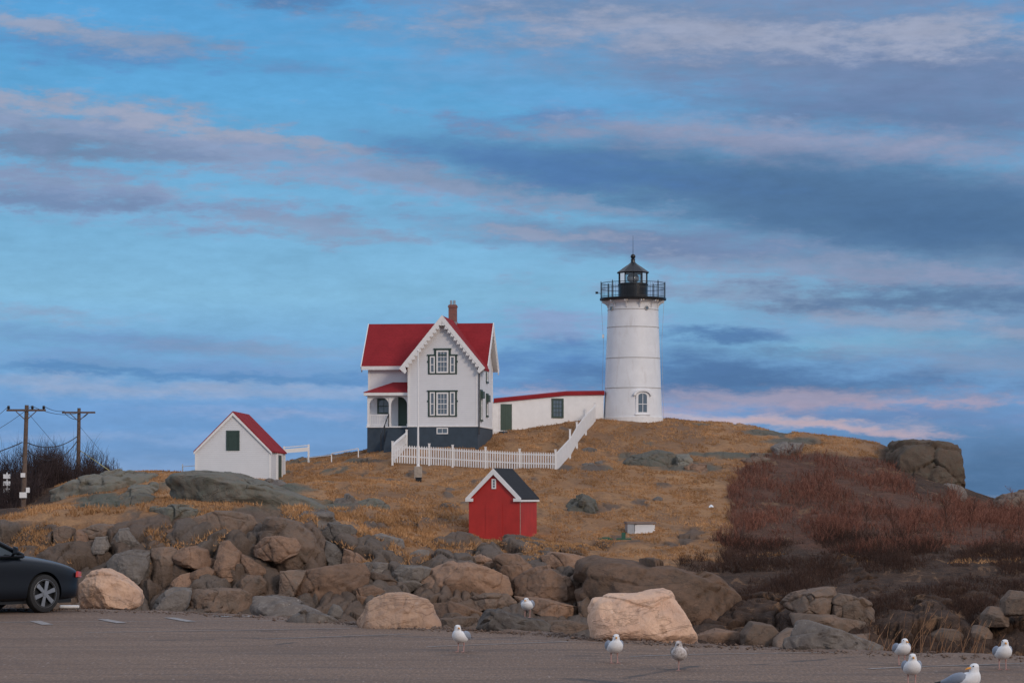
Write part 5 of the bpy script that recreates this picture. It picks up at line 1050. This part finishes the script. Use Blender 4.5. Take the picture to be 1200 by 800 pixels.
veg_obj('dry_grass', 'grassblade', parts, tints, label='dry orange-brown grass covering the island slope', cat='grass', kind='stuff')
# red shrub thicket on the right
x, y, z, gpx, gpy, rk, gr_, dk, sr_ = ground_pts(22000, 800, 1260, 141, 187)
keep = (sr_ > .45) & (fbm(x*.45, y*.3, 2, 4) > -.2) & (gpy < 645+12*fbm(x*.4, y*.3, 0, 3)); B = np.stack([x, y, z], 1)[keep]; print('RED', len(B))
thicket('shrub_thicket', 'red_twig', B, .25, .75, 8, 'red-brown leafless shrub thicket covering the right slope', 'shrubs', .38, .014)
keep = (sr_ > .3) & (gpy >= 632) & (gpy < 720) & (RNG.random(len(x)) < .5); B = np.stack([x, y, z], 1)[keep]
x, y, z, gpx, gpy, rk, gr_, dk, sr_ = ground_pts(38000, 750, 1260, 116, 150); keep = (dk > .4) & (fbm(x*.45, y*.4, 11, 3) > -.1); B2_ = np.stack([x, y, z], 1)[keep]; print('HEATH', len(B2_))
thicket('heath_cover', 'heath', np.concatenate([B, B2_]), .25, .6, 5, 'dark brown low heath below the red shrubs', 'heath', .5, .012)
# dark undergrowth behind the left rocks
x, y, z, gpx, gpy, rk, gr_, dk, sr_ = ground_pts(9000, -120, 135, 160, 184); keep = (gpy < 606) & (y > np.interp(gpx, [-120, 30, 70, 135], [161, 163, 172, 178])); B = np.stack([x, y, z], 1)[keep]
thicket('bush_thicket', 'dark_twig', B, 1.2, 2.2, 7, 'dark leafless bush thicket at the left behind the rocks', 'bushes', .12, .018)
# bare saplings: prototypes with trunk and crown
def sapling(h, seed, nb=16, r0=.035, spread=.45):
    rg = np.random.default_rng(seed); bends = rg.normal(0, .04, (6, 2)); pts = [np.zeros(3)]; d = np.array([rg.normal(0, .06), rg.normal(0, .06), 1.])
    for i in range(6): d = d+np.array([bends[i][0], bends[i][1], 0]); pts.append(pts[-1]+d/np.linalg.norm(d)*h/6)
    m = MB()
    for i in range(6): m.tube(pts[i], pts[i+1], r0*(1-i/6.5), r0*(1-(i+1)/6.5), 5)
    pts = np.array(pts); b = []; dv = []; L = []; rr = []
    for k in range(nb):
        t = rg.uniform(.3, .97)*6; i = min(5, int(t)); p = pts[i]+(pts[i+1]-pts[i])*(t-i); a = rg.uniform(0, 2*PI); s_ = rg.uniform(.5, 1.2)*spread; l = h*rg.uniform(.22, .42)*(1.15-t/9)
        dd = np.array([math.cos(a)*s_, math.sin(a)*s_, .8]); b.append(p); dv.append(dd); L.append(l); rr.append(r0*.45)
        for j in range(4): q = rg.uniform(.3, .95); b.append(p+dd/np.linalg.norm(dd)*l*q); dv.append(dd+rg.normal(0, .45, 3)+[0, 0, .2]); L.append(l*rg.uniform(.3, .6)); rr.append(r0*.25)
    b, dv, L, rr = map(np.array, (b, dv, L, rr)); v, f, _, _ = twigs(b, dv, L, rr, rg.normal(0, .15, (len(b), 3)))
    return m, v, f, rg.random(len(b))
def sap_thing(name, h, seed, mat, **k):
    m, v, f, t = sapling(h, seed, **k); r = empty(name, (0, 0, 0)); tr_ = m.build('trunk', M[mat], r); a = tr_.data.attributes.new('tint', 'FLOAT', 'POINT'); a.data.foreach_set('value', np.full(len(tr_.data.vertices), .4, np.float32)); veg_obj('crown', mat, [(v, f)], [t], parent=r); return r
def copy_tree(o, parent=None):
    c = o.copy(); C.objects.link(c)
    if parent: c.parent = parent
    for ch_ in [q for q in C.objects if q.parent == o]: copy_tree(ch_, c)
    return c
protos = [sap_thing('bare_sapling', 3.0, 50+i, 'dark_twig', nb=18, spread=.4) for i in range(4)]
lab1 = 'bare dark sapling in the crowded row rising from the left bushes'
for i in range(64):
    r = protos[i] if i < 4 else copy_tree(protos[i % 4]); px = -28+i*2.75+RNG.uniform(-2, 2); d = np.interp(px, [-30, 60, 150], [172, 176, 184])+RNG.uniform(-4, 3); X0_ = (px-600)/F*d; g = G(X0_, d); topy = np.interp(px, [-30, 20, 60, 85, 110, 132, 148], [560, 553, 551, 549, 547, 538, 548])+RNG.uniform(-2, 14)
    h = max(1.0, (HY-topy)/F*d+EYE-g); r.location = (X0_, d, g); r.rotation_euler = (0, 0, RNG.uniform(0, 6.28)); r.scale = (h/3*RNG.uniform(.8, 1.1),)*2+(h/3,); tag(r, lab1, 'sapling', 'bare saplings behind the left rocks')
pr2 = [sap_thing('bare_shrub', 2.2, 80+i, 'heath' if i else 'red_twig', nb=34, spread=.8, r0=.018) for i in range(3)]; pr3 = sap_thing('bare_shrub', 2.0, 90, 'red_twig', nb=34, spread=.8, r0=.02)
SH = [(1003, 640, 146, 1.9), (1015, 628, 151, 1.5), (1052, 645, 144, 2.4), (1064, 640, 146, 2.1), (1085, 618, 149, 1.6), (1108, 640, 145, 2.5), (1136, 610, 151, 1.7), (1152, 644, 145, 2.3), (1185, 640, 145, 2.8), (1193, 622, 150, 1.9), (975, 606, 156, 1.1), (1118, 592, 163, 1.2), (1143, 594, 164, 1.4), (930, 630, 149, 1.0)]
for i, (px, py, d, h) in enumerate(SH):
    src = (pr2+[pr3])[i % 4]; r = src if i < 4 else copy_tree(src); X0_ = (px-600)/F*d; r.location = (X0_, d, G(X0_, d)-.05); r.scale = (h/2.1,)*3; r.rotation_euler = (0, 0, RNG.uniform(0, 6.28)); tag(r, 'taller bare shrub standing out of the red thicket on the right slope', 'shrub', 'tall bare shrubs in the right thicket')
# dry stalks past the lot edge
ns = 52; px = RNG.uniform(1015, 1165, ns); d = RNG.uniform(41.2, 43.2, ns); B = np.stack([(px-600)/F*d, d, np.full(ns, -.15)], 1); hh = RNG.uniform(.3, .95, ns)*np.interp(px, [1015, 1060, 1165], [.7, 1, .7])
dv = np.stack([RNG.normal(.25, .22, ns), RNG.normal(0, .1, ns), np.ones(ns)], 1); v, f, mid, tip = twigs(B, dv, hh, np.full(ns, .008), np.stack([RNG.normal(.15, .15, ns), np.zeros(ns), np.zeros(ns)], 1)); v2, f2_, _, _ = twigs(tip-(tip-mid)*.25, dv+[.3, 0, 0], hh*.18, np.full(ns, .007))
veg_obj('dry_stalks', 'straw', [(v, f), (v2, f2_)], [RNG.random(ns)]*2, label='thin dry straw-coloured stalks past the lot edge near the right gulls', cat='dry stalks', kind='stuff')

# loose grit along the edge of the asphalt
ng_ = 2600; ti = RNG.uniform(0, 1, ng_); gx0 = np.interp(ti, t_, ex); gy0 = np.interp(ti, t_, ey)+RNG.normal(.05, .38, ng_); keep = (gx0 > -14) & (gx0 < 12); gx0, gy0 = gx0[keep], gy0[keep]; ng_ = len(gx0); rs_ = RNG.uniform(.008, .034, ng_)**1.0*RNG.choice([.6, 1, 1.4], ng_)
oc = np.array([(1, 0, 0), (0, 1, 0), (-1, 0, 0), (0, -1, 0), (0, 0, .7), (0, 0, -.5)]); of = np.array([(0, 1, 4), (1, 2, 4), (2, 3, 4), (3, 0, 4), (1, 0, 5), (2, 1, 5), (3, 2, 5), (0, 3, 5)])
gv_ = oc[None]*rs_[:, None, None]*RNG.uniform(.6, 1.3, (ng_, 6, 1))+np.stack([gx0, gy0, .012+rs_*.2], 1)[:, None]; gf_ = of[None]+(np.arange(ng_)*6)[:, None, None]
tag(link('edge_gravel', np_mesh('edge_gravel', gv_.reshape(-1, 3), gf_.reshape(-1, 3), M['dirt'])), 'loose grit and pebbles along the far edge of the asphalt', 'gravel', None, 'stuff')

# ------------------------------------------------------------------ parked car (front right quarter shows)
def carpaint():
    m, t, b = mat_new('dark_blue_car_paint'); b.inputs['Base Color'].default_value = c4(.010, .014, .024); b.inputs['Roughness'].default_value = .35; b.inputs['Specular IOR Level'].default_value = .35; b.inputs['Coat Weight'].default_value = .0; b.inputs['Coat Roughness'].default_value = .08; b.inputs['Metallic'].default_value = 0
    s = NT(t); n = s.noise(s.coord(), 60, 2); s.l.new(s.mix(n, c4(.004, .006, .010), c4(.007, .010, .016)), b.inputs['Base Color']); return m
M['carpaint'] = carpaint(); M['rubber'] = paint('tyre_rubber', (.016, .016, .017), .8, .2, 8); M['alloy'] = paint('alloy_rim', (.34, .35, .37), .35, .15, 8, metal=.85); M['car_glass'] = glass('car_glass', (.012, .02, .022), .05)
M['car_lamp'] = paint('red_orange_lamp', (.50, .04, .03), .15, .1)
CS = 1.14; yaw = R(44); wl_ = P(50.5, 718, 55.2); wl_.z = 0
fwd = Vector((math.cos(yaw), math.sin(yaw), 0)); lft_ = Vector((-math.sin(yaw), math.cos(yaw), 0)); cl_ = wl_-fwd*1.42*CS+lft_*.84*CS
car = empty('parked_car', (cl_.x, cl_.y, 0), yaw, 'dark blue sedan parked at the left edge, only its front wheel and hood in frame', 'car'); car.scale = (CS, CS, CS*1.06)
stn = [(2.40, .30, .58, .62, .50), (2.36, .24, .66, .70, .64), (2.25, .2, .73, .78, .76), (2.05, .19, .79, .86, .85), (1.75, .19, .85, .93, .895), (1.42, .19, .90, .985, .91), (1.05, .19, .935, 1.03, .915), (.8, .19, .95, 1.05, .915), (0, .19, .96, 1.0, .915), (-1, .19, .975, 1.0, .915), (-1.7, .19, .99, 1.07, .90), (-2.15, .2, .97, 1.07, .87), (-2.34, .25, .92, 1.0, .80), (-2.40, .32, .8, .86, .7)]
vs_ = []; n_s = 0
for (x, zb_, zs, zc, w) in stn:
    half = [(0, zb_), (w*.82, zb_), (w*.97, zb_+.06), (w*.995, zb_+.2), (w*.985, (zb_+zs)/2+.02), (w, zs-.16), (w*.985, zs-.06), (w*.93, zs), (w*.7, zs+(zc-zs)*.62), (w*.35, zc-.008), (0, zc)]
    ring = [(x, -y, z) for y, z in half]+[(x, y, z) for y, z in half[1:-1][::-1]]; n_s = len(ring); vs_ += ring
fs_ = []
for k in range(len(stn)-1):
    for i in range(n_s): j = (i+1) % n_s; fs_.append((k*n_s+i, k*n_s+j, (k+1)*n_s+j, (k+1)*n_s+i))
fs_ += [tuple(range(n_s)), tuple((len(stn)-1)*n_s+i for i in range(n_s))]
m = MB(); m.raw(vs_, fs_); bo = m.build('body', M['carpaint'], None, True); sm = bo.modifiers.new('s', 'SUBSURF'); sm.levels = 2; sm.render_levels = 2
cut = MB()
for x in (1.42, -1.36):
    for sg in (-1, 1): cut.tube((x, sg*.62, .33), (x, sg*1.1, .33), .385, n=40)
co = cut.build('cutter', M['black'], None); bm_ = bo.modifiers.new('b', 'BOOLEAN'); bm_.object = co; bm_.operation = 'DIFFERENCE'; bm_.solver = 'FAST'
bpy.context.view_layer.update(); dg = bpy.context.evaluated_depsgraph_get(); me2 = bpy.data.meshes.new_from_object(bo.evaluated_get(dg)); bo.modifiers.clear(); bo.data = me2; bpy.data.objects.remove(co)
bm = bmesh.new(); bm.from_mesh(me2); 
for f in bm.faces: f.smooth = True
for e in bm.edges:
    if len(e.link_faces) == 2 and e.calc_face_angle(0) > R(45): e.smooth = False
bm.to_mesh(me2); bm.free(); bo.parent = car
# greenhouse: glass, roof and pillars
prof = [(.98, 1.0), (.55, 1.21), (.02, 1.42), (-.45, 1.475), (-.95, 1.44), (-1.35, 1.29), (-1.85, 1.05)]; wt_ = lambda z: .86-.26*max(0, (z-1.0)/.47)
m = MB()
for sc_ in (1,):
    top = [(x, -wt_(z)*.985, z-.012) for x, z in prof]; top2 = [(x, wt_(z)*.985, z-.012) for x, z in prof]; n = len(prof); m.raw(top+top2, [(i, i+1, n+i+1, n+i) for i in range(n-1)]); 
    for T_ in (top, top2): b_ = [(x, y/abs(y)*.86, .95) for x, y, z in T_]; m.raw(T_+b_, [(i, i+1, n+i+1, n+i) for i in range(n-1)])
m.build('windows', M['car_glass'], car, True)
m = MB()
for sg in (-1, 1):
    for a, b in zip(prof[:-1], prof[1:]): m.tube((a[0], sg*wt_(a[1]), a[1]), (b[0], sg*wt_(b[1]), b[1]), .035, n=8)
    m.tube((-.25, sg*.87, .97), (-.32, sg*wt_(1.44), 1.44), .03, n=6); m.tube((.98, sg*.88, .985), (-1.85, sg*.87, 1.0), .022, n=6)
pf = prof[2:5]; q = [(x, -wt_(z), z) for x, z in pf]+[(x, wt_(z), z) for x, z in pf]+[(x, 0, z+.03) for x, z in pf]; m.raw(q, [(0, 1, 7, 6), (1, 2, 8, 7), (6, 7, 4, 3), (7, 8, 5, 4)])
m.build('roof', M['carpaint'], car, True)
for sg in (-1, 1):
    m = MB(); m.raw([(.72+.0, sg*.93, 1.02), (.60, sg*1.10, 1.03), (.60, sg*1.10, 1.17), (.72, sg*.94, 1.17), (.82, sg*.93, 1.03), (.70, sg*1.08, 1.05), (.70, sg*1.08, 1.15), (.82, sg*.94, 1.14)], [(0, 1, 2, 3), (4, 7, 6, 5), (0, 4, 5, 1), (1, 5, 6, 2), (2, 6, 7, 3), (3, 7, 4, 0)]); m.tube((.74, sg*.86, 1.0), (.72, sg*.98, 1.06), .03, n=6); m.build('side_mirror', M['carpaint'], car, bevel=.02)
    m = MB(); pts = [(2.17, .80, .70), (2.30, .715, .68), (2.345, .65, .60), (2.28, .735, .585), (2.14, .835, .60)]
    pts = [(x, sg*y, z) for x, y, z in pts]; m.prism(pts, (.035, sg*.03, .01)); m.build('headlight', M['car_lamp'], car, bevel=.006)
for (x, sg) in ((1.42, -1), (1.42, 1), (-1.36, -1), (-1.36, 1)):
    w_ = MB(); yo = sg*.80; tp = [(.215, -.105), (.27, -.115), (.32, -.10), (.335, -.06), (.335, .06), (.32, .10), (.27, .115), (.215, .105)]; n = 40; vv = []; ff = []
    for r_1, a_ in tp:
        for i in range(n): t = 2*PI*i/n; vv.append((x+r_1*math.cos(t), yo+a_, .335+r_1*math.sin(t)))
    for k in range(len(tp)):
        for i in range(n): j = (i+1) % n; k2 = (k+1) % len(tp); ff.append((k*n+i, k*n+j, k2*n+j, k2*n+i))
    w_.raw(vv, ff); wo_ = w_.build('wheel', M['rubber'], car, True)
    m = MB(); yf = yo+sg*.085
    for k in range(6):
        a = 2*PI*k/6+.3; u = Vector((math.cos(a), 0, math.sin(a))); pq = Vector((-math.sin(a), 0, math.cos(a))); c = Vector((x, yf, .335)); m.prism([c+pq*.028+u*.03, c-pq*.028+u*.03, c-pq*.04+u*.235, c+pq*.04+u*.235], (0, sg*.022, 0))
    m.tube((x, yf-sg*.02, .335), (x, yf+sg*.03, .335), .055, .045, 16)
    vv = []; ff = []; n = 40; tp = [(.225, .06), (.25, .098), (.258, .108), (.245, .112), (.225, .085), (.215, .02)]
    for r_1, a_ in tp:
        for i in range(n): t = 2*PI*i/n; vv.append((x+r_1*math.cos(t), yo+sg*a_, .335+r_1*math.sin(t)))
    for k in range(len(tp)):
        for i in range(n): j = (i+1) % n; k2 = (k+1) % len(tp); ff.append((k*n+i, k*n+j, k2*n+j, k2*n+i))
    m.raw(vv, ff); m.build('rim', M['alloy'], wo_, False)
    m = MB(); m.tube((x, yo-.02, .335), (x, yo+sg*.03, .335), .215, n=32); m.build('brake_disc', M['black'], wo_)
m = MB(); m.box(-2.0, 2.1, -.75, .75, .16, .24); m.build('underbody', M['black'], car)
# white wheel stop in front of the car
ws_ = P(82, 711, 57.0); m = MB(); m.box(-.22, .2, -.1, .1, 0, .06); o = m.build('wheel_stop', M['white_plain'], None, bevel=.02); o.location = (ws_.x, ws_.y, .02); o.rotation_euler = (0, 0, R(5)); tag(o, 'white wheel stop on the asphalt under the nose of the car', 'wheel stop')

# ------------------------------------------------------------------ gulls
def gullmat(name, white, lower, amt):
    m, t, b = mat_new(name); s = NT(t); v = s.coord(); n = s.noise(v, 22, 4, .7); sp_ = s.n.new('ShaderNodeSeparateXYZ'); s.l.new(v, sp_.inputs[0])
    k = s.mix(s.rng(n, .42, .62, 0, amt), c4(*white), c4(*lower)); s.l.new(k, b.inputs['Base Color']); b.inputs['Roughness'].default_value = .8
    s.l.new(s.bump(s.noise(v, 60, 3), .3, .01), b.inputs['Normal']); return m
M['gull_white'] = gullmat('gull_white_feathers', (.80, .80, .80), (.68, .68, .70), .6); M['gull_young'] = gullmat('young_gull_feathers', (.66, .62, .60), (.26, .21, .19), .85)
M['gull_grey'] = gullmat('gull_grey_wing', (.27, .30, .36), (.22, .25, .30), .5); M['gull_brown'] = gullmat('young_gull_wing', (.30, .24, .21), (.15, .12, .11), .9)
M['bill'] = paint('orange_bill', (.72, .30, .03), .4, .1); M['bill_dark'] = paint('dark_bill', (.05, .04, .04), .4, .1); M['leg_pink'] = paint('pink_leg', (.45, .25, .22), .6, .2, 20); M['eye'] = paint('dark_eye', (.01, .01, .01), .2, .1)
M['gull_black'] = paint('black_wingtip', (.02, .02, .022), .6, .2)
def loft(ctrl, nseg=20, n=18, front=None):
    """ctrl: (y, z, rx, rt) centre path in the YZ plane, half width rx and half thickness rt across the path"""
    ctrl = np.array(ctrl, float); t = np.arange(len(ctrl)); tt = np.linspace(0, len(ctrl)-1, nseg)
    def cr(col):
        p = ctrl[:, col]; out = []
        for q in tt:
            i = min(int(q), len(p)-2); f = q-i; p0 = p[max(i-1, 0)]; p1 = p[i]; p2 = p[i+1]; p3 = p[min(i+2, len(p)-1)]
            out.append(.5*(2*p1+(p2-p0)*f+(2*p0-5*p1+4*p2-p3)*f*f+(3*p1-p0-3*p2+p3)*f**3))
        return np.array(out)
    y, z, rx, rt = (cr(i) for i in range(4)); rx = np.maximum(rx, .002); rt = np.maximum(rt, .002); dy_ = np.gradient(y); dz_ = np.gradient(z); L = np.hypot(dy_, dz_); dy_, dz_ = dy_/L, dz_/L
    m = MB(); vs = []
    for i in range(nseg):
        for k in range(n): a = 2*PI*k/n; vs.append((rx[i]*math.cos(a), y[i]-dz_[i]*rt[i]*math.sin(a), z[i]+dy_[i]*rt[i]*math.sin(a)))
    fs = [(i*n+k, i*n+(k+1) % n, (i+1)*n+(k+1) % n, (i+1)*n+k) for i in range(nseg-1) for k in range(n)]+[tuple(range(n)), tuple((nseg-1)*n+k for k in range(n))]
    m.raw(vs, fs); return m
def gull(loc, rz, headturn, label, young=False, one=False, hunch=0.0, scale=1.0, group='gulls standing at the lot edge'):
    g = empty('gull', loc, rz, label, 'gull', group); g.scale = (scale*1.28, scale*1.15, scale*1.06); wm = 'gull_young' if young else 'gull_white'
    hz_ = .405-hunch; hy_ = -.105
    b = loft([(.24, .215, .012, .008), (.17, .225, .045, .03), (.09, .235, .075, .062), (.0, .25, .094, .086), (-.07, .285, .088, .082), (-.10, .325-hunch*.4, .066, .062), (-.105, .355-hunch*.8, .046, .045), (hy_, hz_-.018, .040, .044), (hy_, hz_+.008, .0385, .044), (hy_+.003, hz_+.030, .025, .030), (hy_+.004, hz_+.037, .006, .008)], 40, 20)
    b.build('body', M[wm], g, True)
    for sg in (-1, 1):
        w = loft([(-.075, .295, .012, .03), (-.03, .285, .030, .058), (.06, .262, .034, .060), (.16, .240, .024, .036), (.25, .222, .010, .016)], 18, 14)
        w.v = [(x+sg*(.072-.20*max(0, y-.06)), y, z+.012) for x, y, z in w.v]; wo2 = w.build('wing', M['gull_brown' if young else 'gull_grey'], g, True)
        w = loft([(.19, .232, .012, .018), (.26, .222, .009, .012), (.33, .212, .003, .004)], 8, 8); w.v = [(x+sg*.035, y, z+.012) for x, y, z in w.v]; w.build('wingtip', M['gull_brown' if young else 'gull_black'], wo2, True)
    w = loft([(.2, .222, .03, .008), (.30, .205, .035, .006), (.33, .20, .03, .004)], 6, 8); w.build('tail', M[wm], g, True)
    hd = Vector((math.sin(headturn), -math.cos(headturn), 0)); sd_ = Vector((hd.y, -hd.x, 0)); hc = Vector((0, hy_, hz_-.002))
    m = MB(); p0 = hc+hd*.032+Vector((0, 0, -.004)); p1 = hc+hd*.072+Vector((0, 0, -.012)); p2 = hc+hd*.088+Vector((0, 0, -.024)); m.tube(p0, p1, .0125, .0085, 10); m.tube(p1, p2, .0085, .002, 10); m.build('bill', M['bill_dark' if young else 'bill'], g, True)
    for sg in (-1, 1): m = MB(); c = hc+hd*.024+sd_*sg*.031+Vector((0, 0, .012)); m.lathe([(.0075*math.sin(PI*i/6)+.0002, -.0075*math.cos(PI*i/6)) for i in range(7)], 8, tuple(c)); m.build('eye', M['eye'], g, True)
    for sg in ((-1, 1) if not one else (-1,)):
        x = sg*.038 if not one else -.006; m = MB(); m.tube((x, .0, .205), (x, .012, .10), .016, .0065, 8); m.tube((x, .012, .10), (x, -.002, .008), .0062, .0062, 8)
        for a in (-.5, 0, .5): m.tube((x, 0, .007), (x+.05*math.sin(a), -.05*math.cos(a), .004), .005, .003, 5)
        m.raw([(x, .0, .006), (x-.024, -.042, .003), (x, -.048, .003), (x+.024, -.042, .003)], [(0, 1, 2, 3)]); m.build('leg', M['leg_pink'], g, True)
    for ch_ in [q for q in C.objects if q.parent == g]:
        if not ch_.name.startswith('leg'): ch_.location.z = -.032
    return g
def gl(px, py): p = gp(px, py, 0); return p
gull(gl(540, 763.5), R(-22), R(38), 'white gull with orange bill turned right, alone left of the middle', scale=1.0)
gull(gl(720, 776.5), R(10), R(-8), 'white gull facing front before the largest tan boulder', scale=1.0)
gull(gl(796, 785), R(-8), R(-4), 'mottled brown young gull with dark bill balancing on one leg', young=True, one=True, scale=.98)
gull(gl(1057, 778.5), R(12), R(14), 'white gull half hidden behind the nearer gull on the right', scale=.95, hunch=.02)
gull(gl(1068.5, 803), R(-3), R(5), 'white gull facing front with its feet at the bottom edge', scale=.98)
gull(gl(1131, 824), R(42), R(-112), 'nearest gull, cut by the bottom edge, head in profile to the left', scale=1.12)
gull(gl(1175, 784), R(5), R(-4), 'lone white gull facing front near the right edge', scale=1.0)
# the gull on the grey slab: stands on the highest point found there
slab = [o for o in C.objects if o.get('label', '').startswith('rough dark grey slab')][0]
bpy.context.view_layer.update(); dgl = bpy.context.evaluated_depsgraph_get(); best = None
for d in np.arange(47.2, 48.8, .1):
    x = (618-600)/F*d; inv = slab.matrix_world.inverted(); ok, lc, _, _ = slab.ray_cast(inv @ Vector((x, d, 5)), Vector((0, 0, -1)))
    if ok and (best is None or (slab.matrix_world @ lc).z > best.z+.005): best = slab.matrix_world @ lc
print('SLABTOP', best)
if best is None: best = Vector((.27, 47.8, .12))
gull(best-Vector((0, 0, .004)), R(-10), R(-10), 'white gull hunched on top of the rough dark slab', scale=.94, hunch=.045)
